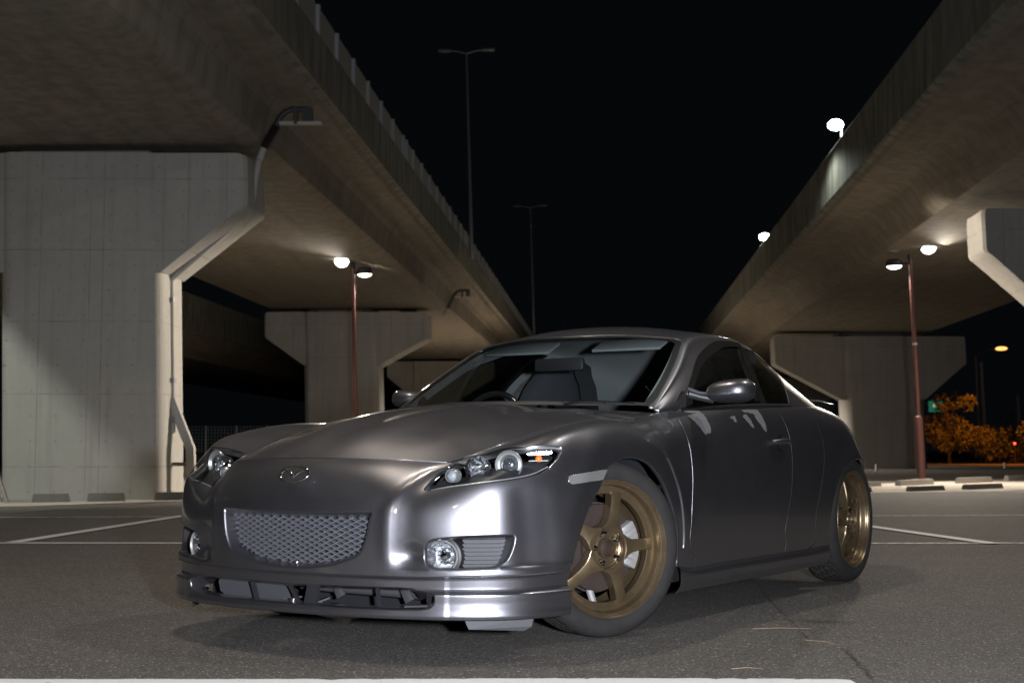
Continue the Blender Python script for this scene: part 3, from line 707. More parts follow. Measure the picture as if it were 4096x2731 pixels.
class Lower:                      # band and lip below the bumper crease; v runs down a profile
    prof=[(0,0,1),(.003,-.004,1),(-.010,-.012,1),(-.014,.237,0),(-.010,.228,0),(.000,.224,0),(.006,.219,0),(.007,.213,0),(.004,.19,0),(.004,.165,0),(.006,.147,0),(.002,.134,0),(-.02,.131,0)]
    def ev(s,u,v):
        u=np.asarray(u,float); v=np.asarray(v,float)
        def P(u,v):
            b,_=SW.ev(u,np.zeros_like(u)+.0); e=1e-3; b2,_=SW.ev(u+e,np.zeros_like(u)); b1,_=SW.ev(u-e,np.zeros_like(u))
            t=b2-b1; nx,ny=-t[...,1],t[...,0]; L=np.hypot(nx,ny)+1e-12; nx,ny=-nx/L*-1,-ny/L*-1
            s_=np.sign(nx*b[...,0]+ny*b[...,1]); nx*=s_; ny*=s_
            z0=b[...,2]; Q=[(o,(z0+dz) if rel else np.full_like(z0,dz)) for o,dz,rel in s.prof]
            i=np.clip(np.floor(v).astype(int),0,len(Q)-2); f=v-i
            O=np.array([q[0] for q in Q]); Z=np.stack([q[1] for q in Q])
            o=O[i]*(1-f)+O[i+1]*f
            z=np.take_along_axis(Z,i[None],0)[0]*(1-f)+np.take_along_axis(Z,(i+1)[None],0)[0]*f
            return np.stack([b[...,0]+nx*o,b[...,1]+ny*o,z],-1)
        p=P(u,v); e=2e-3; a=P(u+e,v)-P(u-e,v); b=P(u,np.minimum(v+.05,len(s.prof)-1.001))-P(u,np.maximum(v-.05,0))
        n=np.cross(b,a); n/=np.linalg.norm(n,axis=-1,keepdims=True)+1e-12; return p,n
class Sill:
    prof=[(0,0,1),(.008,-.012,1),(.010,.185,0),(.004,.150,0),(-.012,.128,0),(-.03,.122,0)]
    ev=Lower.ev
def crv(curves,su,sv,step,closed=True):
    out=[]
    for c in curves:
        c=[np.array((a*su,b*sv)) for a,b in c]
        if len(c)==2:
            n=max(1,int(np.linalg.norm(c[1]-c[0])/step)); out+= [c[0]+(c[1]-c[0])*k/n for k in range(n)]; continue
        P=[2*c[0]-c[1]]+c+[2*c[-1]-c[-2]]
        for i in range(1,len(P)-2):
            p0,p1,p2,p3=P[i-1:i+3]; n=max(1,int(round(np.linalg.norm(p2-p1)/step)))
            for k in range(n):
                t=k/n; out.append(.5*((2*p1)+(-p0+p2)*t+(2*p0-5*p1+4*p2-p3)*t*t+(-p0+3*p1-3*p2+p3)*t**3))
    return np.array(out)
def inpoly(P,poly):
    x,y=P[:,0],P[:,1]; r=np.zeros(len(P),bool); n=len(poly); j=n-1
    for i in range(n):
        xi,yi=poly[i]; xj,yj=poly[j]
        c=((yi>y)!=(yj>y)); 
        if yi!=yj: r^=c&(x<(xj-xi)*(y-yi)/(yj-yi)+xi)
        j=i
    return r
def segdist(P,poly):
    d=np.full(len(P),9.)
    A=poly; B=np.roll(poly,-1,0)
    for a,b in zip(A,B):
        ab=b-a; t=np.clip(((P-a)@ab)/(ab@ab+1e-15),0,1); d=np.minimum(d,np.hypot(*(P-a-t[:,None]*ab).T))
    return d
FL={'seam':(.0030,[(.0012,.0010),(.0020,.0030),(.0020,.014)]),'arch':(0,[(.004,.004),(.005,.012),(-.002,.022)]),'open':(0,[(.004,.0015),(.011,.008),(.016,.022),(.018,.05)]),
    'hl':(.001,[(.001,.0015),(.0012,.03)]),'vent':(0,[(.002,.002),(.003,.012)]),'none':None,'glass':(0,[(.001,.004)])}
def region(name,S,outer,holes,m,parent,su,sv,du,dv,prof='seam',step=.012,off=0.0,center=None,sides='LR',label=None,hole_prof=None,up=None,double=False):
    O=crv(outer,su,sv,step); H=[crv(h,su,sv,step) for h in holes]
    u0,v0=O.min(0); u1,v1=O.max(0)
    gu=np.arange(math.floor(u0/su/du)*du,u1/su+du,du)*su; gv=np.arange(math.floor(v0/sv/dv)*dv,v1/sv+dv,dv)*sv
    GU,GV=np.meshgrid(gu,gv,indexing='ij'); Q=np.stack([GU.ravel(),GV.ravel()],1)
    k=inpoly(Q,O)&(segdist(Q,O)>.35*min(du*su,dv*sv))
    for h in H: k&=~inpoly(Q,h)&(segdist(Q,h)>.35*min(du*su,dv*sv))
    Q=Q[k]; V=list(map(tuple,O)); E=[(i,(i+1)%len(O)) for i in range(len(O))]; b=len(O)
    for h in H:
        V+=list(map(tuple,h)); E+=[(b+i,b+(i+1)%len(h)) for i in range(len(h))]; b+=len(h)
    V+=list(map(tuple,Q))
    r=delaunay_2d_cdt([Vector(v) for v in V],E,[],0,1e-7); vv=np.array([tuple(v) for v in r[0]]); F=np.array([f for f in r[2]])
    cc=vv[F].mean(1); k=inpoly(cc,O)
    for h in H: k&=~inpoly(cc,h)
    F=F[k]; used=np.unique(F); re=-np.ones(len(vv),int); re[used]=np.arange(len(used)); vv=vv[used]; F=re[F]
    U=vv[:,0]/su; Vv=vv[:,1]/sv; P,N=S.ev(U,Vv); P=np.array(P); N=np.array(N)
    if up is not None:
        s=np.sign((N*up(P)).sum(1)); s[s==0]=1; N=N*s[:,None]
    else:
        s=np.sign(N[:,0]*P[:,0]*0+N[:,1]*P[:,1]+.3*N[:,2]+np.where(np.abs(P[:,1])<.3,N[:,0],0)); s=np.sign(np.median(s)); N=N*s
    # winding
    a=P[F[:,0]];bb=P[F[:,1]];c=P[F[:,2]]; w=(np.cross(bb-a,c-a)*(N[F[:,0]]+N[F[:,1]]+N[F[:,2]])).sum(1)<0
    F[w]=F[w][:,::-1]
    P=P+N*off
    # boundary loops
    ed={}
    for f in F:
        for i in range(3):
            x,y=int(f[i]),int(f[(i+1)%3]); ed[(x,y)]=ed.get((x,y),0)+1
    bd=[(x,y) for (x,y) in ed if (y,x) not in ed]
    if center is not None: bd=[(x,y) for x,y in bd if not (abs(P[x,1])<1e-5 and abs(P[y,1])<1e-5)]
    nx={x:y for x,y in bd}; pv={y:x for x,y in bd}
    out={}
    for x in set(nx)|set(pv):
        q=P[nx.get(x,x)]-P[pv.get(x,x)]; n=N[x]; o=np.cross(q,n)*1.0; L=np.linalg.norm(o); o=o/(L+1e-12); out[x]=o
        if center is not None and abs(P[x,1])<1e-5: out[x][1]=0
    def kind(x):
        if holes and hole_prof:
            for h,hp in zip(H,hole_prof):
                if np.min(np.hypot(*(h-vv[x]).T))<step*.9 and hp: return hp
        return prof(U[x],Vv[x]) if callable(prof) else prof
    kd={x:kind(x) for x in out}
    Fx=[tuple(map(int,f)) for f in F]; Pn=[tuple(p) for p in P]; Nn=[tuple(n) for n in N]; ring={}
    for x,o in out.items():
        fl=FL[kd[x]]
        if fl is None: continue
        gap,rs=fl; n=N[x]; base=P[x]-o*gap; Pn[x]=tuple(base); ids=[x]
        for j,(oo,dn) in enumerate(rs):
            t=min(1,(j+1)/2); nn=n*(1-t)+o*t; nn/=np.linalg.norm(nn)+1e-9
            ids.append(len(Pn)); Pn.append(tuple(base+o*oo-n*dn)); Nn.append(tuple(nn))
        ring[x]=ids
    for x,y in bd:
        if x in ring and y in ring:
            a,b=ring[x],ring[y]
            for j in range(min(len(a),len(b))-1): Fx.append((a[j],a[j+1],b[j+1],b[j]))
    Pn=np.array(Pn); Nn=np.array(Nn); res=[]
    def build(Pq,Nq,Fq,nm):
        me=mesh(nm,Pq,Fq); me.polygons.foreach_set('use_smooth',[True]*len(me.polygons)); me.normals_split_custom_set_from_vertices([tuple(n) for n in Nq])
        o=newobj(nm,me,parent,m)
        if label: o['label']=label
        return o
    if center is not None:
        n0=len(Pn); mp=np.arange(n0)+n0; cen=np.abs(Pn[:,1])<1e-5; mp[cen]=np.arange(n0)[cen]; Nn[cen,1]=0
        P2=np.concatenate([Pn,Pn*M_T]); N2=np.concatenate([Nn,Nn*M_T]); F2=Fx+[tuple(int(mp[i]) for i in f[::-1]) for f in Fx]
        return [build(P2,N2,F2,name)]
    for sd in sides:
        if sd=='L': res.append(build(Pn,Nn,Fx,name))
        else: res.append(build(Pn*M_T,Nn*M_T,[f[::-1] for f in Fx],name))
    return res
SU,SV=.19,.07
# measured outlines in surface coordinates
arch=[(11.36,0),(11.384,.172),(11.298,.709),(11.115,1.414),(10.832,2.09),(10.606,2.682),(10.359,3.291),(10.077,3.819),(9.816,4.225),(9.414,4.585),(9.006,4.701),(8.688,4.61),(8.478,4.464),(8.297,4.214)]
afront=[(8.297,4.214),(8.072,3.695),(7.984,3.425),(7.601,2.442),(7.403,1.62),(7.254,.784),(7.137,0)]
seam=[(8.297,4.214),(7.8,4.20),(7.313,4.19),(7.158,4.213),(6.886,4.369),(6.68,4.66)]
hl_low=[(6.68,4.66),(6.45,4.50),(6.154,4.395),(5.589,4.352),(4.615,4.311),(3.75,4.36),(3.2,4.42)]
hl_tip=[(3.2,4.42),(3.09,4.50),(3.055,4.75)]
hl_in=[(3.055,4.75),(3.03,6.061),(3.06,6.9),(3.20,7.62)]
hl_top=[(3.20,7.62),(3.6,7.80),(4.315,7.72),(5.468,7.199),(6.246,6.381),(6.878,5.834)]
hl_out=[(6.878,5.834),(7.036,5.66),(7.065,5.491),(6.944,5.111),(6.68,4.66)]
rv=lambda c:c[::-1]
doorF=[(12.346,8),(12.18,6.9),(12.06,5.9),(12.03,5.044),(12.045,4.254),(12.038,3.334),(12.007,2.665),(11.965,1.778),(11.91,1.1),(12.001,.65),(12.197,.371)]
doorM=[(15.6,8),(15.66,7.2),(15.735,6.277),(15.79,5.331),(15.79,4.539),(15.712,3.655),(15.584,2.633),(15.43,1.714),(15.36,1.019),(15.46,.45),(15.43,0)]
doorR=[(17.12,8),(17.2,7.046),(17.279,5.973),(17.33,5.042),(17.29,4.185),(17.107,3.36),(16.909,2.545),(16.72,1.75),(16.70,1.095),(16.82,.54),(16.70,.193),(16.44,0)]
rarch=[(17.46,0),(17.37,.413),(17.406,1.219),(17.476,1.716),(17.579,2.204),(17.711,2.644),(17.832,2.939),(17.956,3.187),(18.149,3.491),(18.4,3.74),(18.8,3.93),(19.3,3.95),(19.8,3.8),(20.3,3.4),(20.75,2.7),(21.05,1.7),(21.2,.8),(21.28,0)]
grille=[[(0,2.70),(1.0,2.76),(1.93,2.86)],[(1.93,2.86),(2.03,2.84),(2.05,2.72)],[(2.05,2.72),(2.0,2.1),(1.93,1.55),(1.80,1.02),(1.58,.70),(1.13,.37),(.78,.24),(.28,.13),(0,.12)]]
fog=[[(3.36,.85),(3.40,1.35),(3.62,1.66),(4.269,1.734),(5.01,1.753),(5.62,1.774)],[(5.62,1.774),(5.80,1.74),(5.84,1.6)],[(5.84,1.6),(5.80,1.25),(5.685,.797),(5.536,.5),(5.16,.33),(4.449,.30),(3.8,.33),(3.45,.48),(3.36,.85)]]
vent=[[(10.60,4.30),(10.74,4.33),(10.86,4.27)],[(10.86,4.27),(11.126,3.595),(11.381,2.919),(11.545,2.098),(11.651,1.291),(11.679,.72)],[(11.679,.72),(11.6,.62),(11.53,.68)],[(11.53,.68),(11.43,1.272),(11.28,2.091),(11.07,2.935),(10.82,3.694),(10.60,4.30)]]
# bumper with grille and fog openings (front half mirrored across the middle)
gl_outer=[[(0,0),(7.137,0)],rv(afront),seam,hl_low,hl_tip,hl_in,[(3.20,7.62),(3.24,8)],[(3.24,8),(0,8)],rv([(0,2.70),(0,8)]),grille[0],grille[1],grille[2],[(0,.12),(0,0)]]
def bprof(u,v):
    if v<.02: return 'none'
    if u<2.2 and v<3.0: return 'open'
    if u>6.9 and v<4.0: return 'arch'
    if v>4.3 and u>3.0 and v<7.7: return 'hl'
    return 'seam'
region('bumper',SW,gl_outer,[fog],M['paint'],CAR,SU,SV,.11,.16,bprof,.010,center=0,hole_prof=['open'],up=lambda P:np.stack([P[:,0]-0,P[:,1],P[:,2]*0+.2],1))
UPS=lambda P:np.stack([np.maximum(P[:,0]-.35,0)*2*(P[:,0]>.35)+np.minimum(P[:,0]+2.9,0)*2,P[:,1],P[:,2]*0+.35],1)
fen=[[(3.24,8),(12.346,8)],doorF,[(12.197,.371),(12.22,0)],[(12.22,0),(11.36,0)],arch,seam,rv(hl_out),rv(hl_top),[(3.20,7.62),(3.24,8)]]
def fprof(u,v):
    if u<7.1 and v<7.95: return 'hl'
    if 8.25<u<11.45 and v<4.75 and not (u<8.4 and v>4.15): return 'arch'
    return 'seam'
region('front_wing',SW,fen,[vent],M['paint'],CAR,SU,SV,.11,.16,fprof,.010,hole_prof=['vent'],up=UPS)
door1=[[(12.346,8),(15.6,8)],doorM,[(15.43,0),(12.22,0)],[(12.22,0),(12.197,.371)],rv(doorF)]
d1=region('door',SW,door1,[],M['paint'],CAR,SU*1.5,SV,.12,.18,'seam',.014,up=UPS)
door2=[[(15.6,8),(17.12,8)],doorR,[(16.44,0),(15.43,0)],rv(doorM)]
region('rear_door',SW,door2,[],M['paint'],CAR,SU*1.5,SV,.12,.18,'seam',.014,up=UPS)
qtr=[[(17.12,8),(24,8)],[(24,8),(24,0)],[(24,0),(21.28,0)],rv(rarch),[(17.46,0),(16.44,0)],rv(doorR)]
region('quarter_panel',SW,qtr,[],M['paint'],CAR,SU,SV,.14,.2,lambda u,v:'arch' if (17.3<u<21.4 and v<4.0 ) else 'seam',.014,center=0,up=UPS)
# bonnet
region('bonnet',SHD,[[(0,0),(8,0)],[(8,0),(8,2.6),(7.97,4.6)],[(7.97,4.6),(7.93,4.9),(7.7,4.99)],[(7.7,4.99),(5,5),(2,5),(0,5)],[(0,5),(0,0)]],[],M['paint'],CAR,.14,.12,.2,.2,'seam',.012,center=0,up=lambda P:np.tile((0.,0,1),(len(P),1)))
# lip and lower intake
LO=Lower(); nL=len(Lower.prof)-1
op=[[(0,3.0),(2.1,2.9),(3.0,2.95),(3.40,3.4)],[(3.40,3.4),(3.66,5.2),(3.72,7.6),(3.68,8.3)],[(3.68,8.3),(3.5,8.9),(2.9,9.2),(1.2,9.3),(0,9.3)]]
region('front_lip',LO,[[(0,0),(7.16,0)],[(7.16,0),(7.13,nL)],[(7.13,nL),(0,nL)],[(0,nL),(0,9.3)],rv(op[2]),rv(op[1]),rv(op[0]),[(0,3.0),(0,0)]],[],M['paint'],CAR,.15,.02,.1,.25,lambda u,v:'none' if (v<.05 or v>nL-.05) else ('open' if u<4 else 'vent'),.007,center=0,up=lambda P:np.stack([P[:,0],P[:,1],P[:,2]*0],1))
SI=Sill(); nS=len(Sill.prof)-1
region('sill',SI,[[(11.42,0),(17.44,0)],[(17.44,0),(17.5,nS)],[(17.5,nS),(11.4,nS)],[(11.4,nS),(11.42,0)]],[],M['paint'],CAR,.2,.03,.25,.25,lambda u,v:'none',.02,up=lambda P:np.stack([P[:,0]*0,P[:,1],P[:,2]*0],1))
# cabin
SG1,SG2=.28,.07
ws_o=[[(0.03,9),(.03,4.2)],[(.03,4.2),(.3,4.05),(.63,4.10),(1.494,4.2),(2.45,4.24)],[(2.45,4.24),(2.7,4.35),(2.80,4.75)],[(2.80,4.75),(2.80,5.93),(2.71,7.0),(2.60,8.0),(2.56,9)]]
ws=[*ws_o,[(2.56,9),(.03,9)]]
def inset(c,k,cu,cv): return [[(cu+(a-cu)*k if abs(a-0)>1e9 else a+(cu-a)*k,b+(cv-b)*k) for a,b in s] for s in c]
dg=[[(.78,.30),(.95,.95),(1.22,1.61),(2.026,2.19),(3.077,2.50),(3.593,2.82),(3.984,3.10),(4.5,3.28),(4.9,3.36)],[(4.9,3.36),(5.0,3.33),(4.98,3.2)],[(4.98,3.2),(4.7,2.35),(4.44,1.55),(4.28,.771),(4.18,.18)],[(4.18,.18),(.9,.16),(.82,.18),(.78,.30)]]
rgl=[[(5.25,3.27),(5.75,3.36),(6.1,3.2)],[(6.1,3.2),(6.33,2.8),(6.3,2.2),(6.104,1.5),(5.76,.728),(5.56,.30)],[(5.56,.30),(5.5,.2),(5.4,.18)],[(5.4,.18),(4.47,.18)],[(4.47,.18),(4.55,.779),(4.82,1.855),(5.18,3.1)],[(5.18,3.1),(5.2,3.24),(5.25,3.27)]]
pil=[[(4.98,3.2),(4.7,2.35),(4.44,1.55),(4.28,.771),(4.18,.18)],[(4.18,.18),(4.47,.18)],[(4.47,.18),(4.55,.779),(4.82,1.855),(5.18,3.1)],[(5.18,3.1),(5.1,3.22),(4.98,3.2)]]
rw=[[(7.5,9),(7.52,7.4),(7.6,6.2)],[(7.6,6.2),(7.75,5.7),(8.0,5.5)],[(8.0,5.5),(8.3,5.45),(8.6,5.45)],[(8.6,5.45),(8.66,7),(8.68,9)]]
UPG=lambda P:np.stack([P[:,0]*0,P[:,1]*.8,P[:,2]*0+.6],1)
gout=[[(0,0),(9,0)],[(9,0),(9,9)],[(9,9),(8.68,9)],rv(rw[3]),rv(rw[2]),rv(rw[1]),rv(rw[0]),[(7.5,9),(2.56,9)],rv(ws_o[3]),rv(ws_o[2]),rv(ws_o[1]),[(.03,4.2),(0,4.2)],[(0,4.2),(0,0)]]
region('roof',SGm,gout,[dg,rgl,pil],M['paint'],CAR,SG1,SG2,.09,.2,lambda u,v:'vent' if v>.05 else 'none',.012,center=0,up=UPG,label='roof skin with the windscreen and side pillars')
wsb=[[(0.03,9),(.03,4.2)],[(.03,4.2),(.3,4.05),(.63,4.10),(1.494,4.2),(2.45,4.24)],[(2.45,4.24),(2.7,4.35),(2.80,4.75)],[(2.80,4.75),(2.80,5.93),(2.71,7.0),(2.60,8.0),(2.56,9)],[(2.56,9),(2.47,9)],rv([(2.67,5.2),(2.70,5.93),(2.62,7.0),(2.51,8.0),(2.47,9)]),rv([(2.35,4.62),(2.58,4.7),(2.67,5.2)]),rv([(.12,4.55),(.63,4.45),(1.494,4.52),(2.35,4.62)]),[(.12,4.55),(.12,9)],[(.12,9),(.03,9)]]
region('windscreen_seal',SGm,wsb,[],M['blk'],CAR,SG1,SG2,.15,.3,'none',.02,off=-.004,center=0,up=UPG)
region('windscreen',SGm,ws,[],M['ws'],CAR,SG1,SG2,.15,.3,'none',.02,off=-.0015,center=0,up=UPG)
region('side_window',SGm,dg,[],M['sg'],CAR,SG1,SG2,.15,.3,'none',.02,off=-.004,up=UPG)
region('rear_side_window',SGm,rgl,[],M['rg'],CAR,SG1,SG2,.15,.3,'none',.02,off=-.004,up=UPG)
region('pillar_trim',SGm,pil,[],M['blkg'],CAR,SG1,SG2,.15,.3,'none',.02,off=-.002,up=UPG)
region('rear_window',SGm,[*rw,[(8.68,9),(7.5,9)]],[],M['rg'],CAR,SG1,SG2,.2,.4,'none',.03,off=-.003,center=0,up=UPG)
# window visor strip over the front side glass and belt moulding
region('window_visor',SGm,[[(.74,.4),(1.18,1.66),(2.0,2.26),(3.06,2.56),(3.6,2.92),(4.0,3.22),(4.95,3.42)],[(4.95,3.42),(4.9,3.0)],rv([(1.02,.55),(1.35,1.45),(2.1,1.95),(3.1,2.16),(3.7,2.46),(4.1,2.74),(4.9,3.0)]),[(1.02,.55),(.74,.4)]],[],M['blkg'],CAR,SG1,SG2,.15,.3,'glass',.02,off=.006,up=UPG)
def along(S,pts,rad,name,m,n=8,off=0,both=True,parent=CAR):
    c=crv([pts],1,1,.12); P,N=S.ev(c[:,0],c[:,1])
    s=np.sign((N*UPG(P)).sum(1)); N=N*s[:,None]; P=P+N*off
    for sg in ((1,-1) if both else (1,)): tube(name,[tuple(p*np.array([1,sg,1])) for p in P],rad,m,parent,n)
along(SGm,[(.55,.06),(2,.05),(4,.05),(5.6,.06)],.006,'belt_moulding',M['blkg'],8,.002)
# headliner and inner pillars: the same skin, 3 cm inside
region('headliner',SGm,[[(.25,.4),(9,.4)],[(9,.4),(9,5.2),(8.7,5.3)],[(8.7,5.3),(8.1,5.3),(7.7,5.5),(7.5,6.1)],[(7.5,6.1),(7.42,7.4),(7.4,9)],[(7.4,9),(2.75,9)],[(2.75,9),(2.85,8),(2.93,7.0),(3.0,5.93),(2.98,5.0)],[(2.98,5.0),(2.6,4.72),(1.5,4.66),(.25,4.6)],[(.25,4.6),(.25,.4)]],[dg,rgl],M['head'],CAR,SG1,SG2,.15,.3,'none',.02,off=.022,center=0,up=lambda P:-UPG(P))
# ------------------------------------------------------------------ patches of worn clearcoat on the door
for w in ([(12.55,7.80),(12.75,7.85),(12.90,7.70),(12.95,6.6),(12.93,5.55),(12.87,5.35),(12.80,5.28),(12.66,5.22),(12.56,5.9),(12.45,6.5),(12.50,7.2)],[(13.71,6.25),(13.82,6.50),(13.92,6.48),(13.93,6.05),(13.84,5.92),(13.80,6.2)],[(14.26,7.5),(14.55,7.6),(14.85,7.4),(14.93,6.4),(14.95,5.74),(14.90,5.34),(14.78,5.6),(14.66,6.1),(14.64,6.72),(14.45,6.9),(14.32,7.0)],[(14.18,6.46),(14.30,6.70),(14.38,6.64),(14.46,6.0),(14.50,5.54),(14.42,5.6),(14.32,5.85)]):
    rr=np.random.default_rng(len(w)); c=w+[w[0]]; jag=[]
    for a,b in zip(c,c[1:]):
        for k in range(4):
            t=k/4; jag.append((a[0]+(b[0]-a[0])*t+rr.normal(0,.008),a[1]+(b[1]-a[1])*t+rr.normal(0,.045)))
    region('worn_patch',SW,[jag+[jag[0]]],[],M['worn'],d1[0],SU*1.5,SV,.12,.18,'none',.012,off=.0009,sides='L',up=UPS)
for o in CAR.children: pass
# ------------------------------------------------------------------ grille
def wx(y,z):
    """x on the nose for given y,z (fixed-point on the surface)"""
    y=np.abs(np.asarray(y,float)); z=np.asarray(z,float)
    return WX[np.clip(np.rint(y/.005).astype(int),0,119),np.clip(np.rint((z-.28)/.005).astype(int),0,59)]
_U,_V=np.meshgrid(np.linspace(0,4.2,240),np.linspace(0,5.0,160),indexing='ij'); _P=SW.base(_U,_V)[0].reshape(-1,3)
WX=np.zeros((120,60))
for _i in range(120):
    for _j in range(60):
        _k=np.argmin((_P[:,1]-_i*.005)**2+(_P[:,2]-.28-_j*.005)**2); WX[_i,_j]=_P[_k,0]
gp,_=SW.base(*[np.array(q) for q in zip(*[tuple(x) for x in crv([grille[0],grille[1],grille[2]],1,1,.05)])])
gy=np.concatenate([gp[:,1],-gp[::-1,1]]); gz=np.concatenate([gp[:,2],gp[::-1,2]]); gpoly=np.stack([gy,gz],1)
def ribbons(name,poly,depth,pitch,ang,width,m,parent,xoff):
    bm=bmesh.new()
    for sg in (1,-1):
        a=R(ang)*sg; d=np.array([math.cos(a),math.sin(a)]); n=np.array([-d[1],d[0]])
        for k in np.arange(-1,1,pitch):
            t=np.arange(-.6,.6,.006); P=np.array([0,.42])+n*k+t[:,None]*d; ins=inpoly(P,poly)
            i=0
            while i<len(P):
                if not ins[i]: i+=1; continue
                j=i
                while j+1<len(P) and ins[j+1]: j+=1
                if j-i>=1:
                    idx=list(range(i,j+1,4))+([j] if (j-i)%4 else []); X=wx(P[idx,0],P[idx,1])-xoff
                    # smooth x
                    rows=[]
                    for q,x in zip(idx,X):
                        y,z=P[q]; w=n*width/2
                        rows.append([bm.verts.new(v) for v in ((x,y-w[0],z-w[1]),(x,y+w[0],z+w[1]),(x-depth,y+w[0]*1.5,z+w[1]*1.5),(x-depth,y-w[0]*1.5,z-w[1]*1.5))])
                    for r0,r1 in zip(rows,rows[1:]):
                        for c in range(4): bm.faces.new((r0[c],r0[(c+1)%4],r1[(c+1)%4],r1[c]))
                i=j+1
    return newobj(name,bm_mesh(name,bm),parent,m)
g=ribbons('grille_mesh',gpoly,.016,.0175,24,.0035,M['mesh'],CAR,.040)
# frame of the grille insert and the dark slats behind
bm=bmesh.new(); q=[(wx(y,z)-.040,y*.965,.40+(z-.40)*.955) for y,z in gpoly[::2]]; b_tube(bm,q+[q[0]],.005,6,False); newobj('grille_frame',bm_mesh('grille_frame',bm,60),CAR,M['mesh'])
bm=bmesh.new()
for k in range(9):
    z=.325+k*.022
    if abs(z-.347)<.012: continue
    yy=.30 if z>.36 else .22
    b_box(bm,(.80,0,z),(.05,2*yy+.1*(z>.4),.013),Matrix.Rotation(.5,3,'Y'))
o=newobj('radiator_slats',bm_mesh('radiator_slats',bm),CAR,M['dgp']); 
box('nose_void',(.70,0,.40),(.10,1.0,.36),M['blk'],CAR)
# ------------------------------------------------------------------ emblem
def emblem():
    P=lambda y,z:(float(wx(y,.617+z*.5))+.004-z*.55-.0*y,y,.617+z)
    bm=bmesh.new(); pts=[]
    for k in range(40):
        a=2*PI*k/40; pts.append(P(.064*math.cos(a),.027*math.sin(a)))
    b_tube(bm,pts+[pts[0]],.0042,8,False)
    for s in (-1,1):
        w=[P(s*y,z) for y,z in ((0,-.010),(.010,-.001),(.022,.008),(.036,.013),(.050,.012),(.060,.006))]
        b_tube(bm,w,[.0035,.0045,.0045,.004,.0035,.003],8)
    return newobj('badge',bm_mesh('badge',bm,60),CAR,M['chr'])
emblem()['label']='oval chrome winged nose badge'
# ------------------------------------------------------------------ fog lamps and vents
for s in (1,-1):
    # vent insert surface 45 mm in
    bm=bmesh.new()
    for k in range(9):
        z=.300+k*.0138
        pts=[]
        for y in np.linspace(.655,.80,10):
            u=np.interp(y,[p[1] for p in PL[:8]],range(8)); b=SW.ev(np.array([u]),np.array([max(0,(z-.28)/.08)]))[0][0]
            n=np.array([b[0]-.2,b[1],0]); n/=np.linalg.norm(n); pts.append(b-n*.040)
        for a,b in zip(pts,pts[1:]):
            dv=[bm.verts.new((a[0],a[1]*s,z-.005)),bm.verts.new((b[0],b[1]*s,z-.005)),bm.verts.new((b[0]+.004,b[1]*s,z+.0025)),bm.verts.new((a[0]+.004,a[1]*s,z+.0025)),bm.verts.new((a[0]-.006,a[1]*s,z+.0045)),bm.verts.new((b[0]-.006,b[1]*s,z+.0045)),bm.verts.new((b[0]-.004,b[1]*s,z+.0088)),bm.verts.new((a[0]-.004,a[1]*s,z+.0088))]
            bm.faces.new([dv[i] for i in (0,1,2,3)]); bm.faces.new([dv[i] for i in (3,2,5,4)]); bm.faces.new([dv[i] for i in (4,5,6,7)])
    newobj('bumper_vent',bm_mesh('bumper_vent',bm),CAR,M['gpl'])
    # lamp: looks straight ahead
    f=bpy.data.objects.new('tmp',None)
    c=Vector((.770,.567*s,.343)); 
    hs=lathe('fog_lamp',[(.075,-.09),(.072,-.02),(.066,.004),(.058,.006),(.056,-.004)],M['blk'],CAR,40,'X'); hs.location=c; hs.rotation_euler=(0,0,.32*s)
    lathe('bezel',[(.056,-.004),(.056,.008),(.052,.012),(.048,.006)],M['satin'],hs,40,'X')
    lathe('reflector',[(.0,-.045),(.015,-.043),(.030,-.034),(.042,-.016),(.047,.004)],M['refl'],hs,12,'X',sharp=8)
    lathe('bulb_shield',[(0,-.008),(.012,-.010),(.013,-.03)],M['chr'],hs,16,'X')
    lathe('lens',[(0,.014),(.02,.013),(.036,.010),(.049,.004)],M['clr'],hs,40,'X')
    # rim of the recess floor
    box('fog_recess',(.64,.62*s,.345),(.03,.36,.20),M['blk'],CAR,Matrix.Rotation(.45*s,3,'Z'))
bpy.data.objects.remove(bpy.data.objects['tmp']) if 'tmp' in bpy.data.objects else None
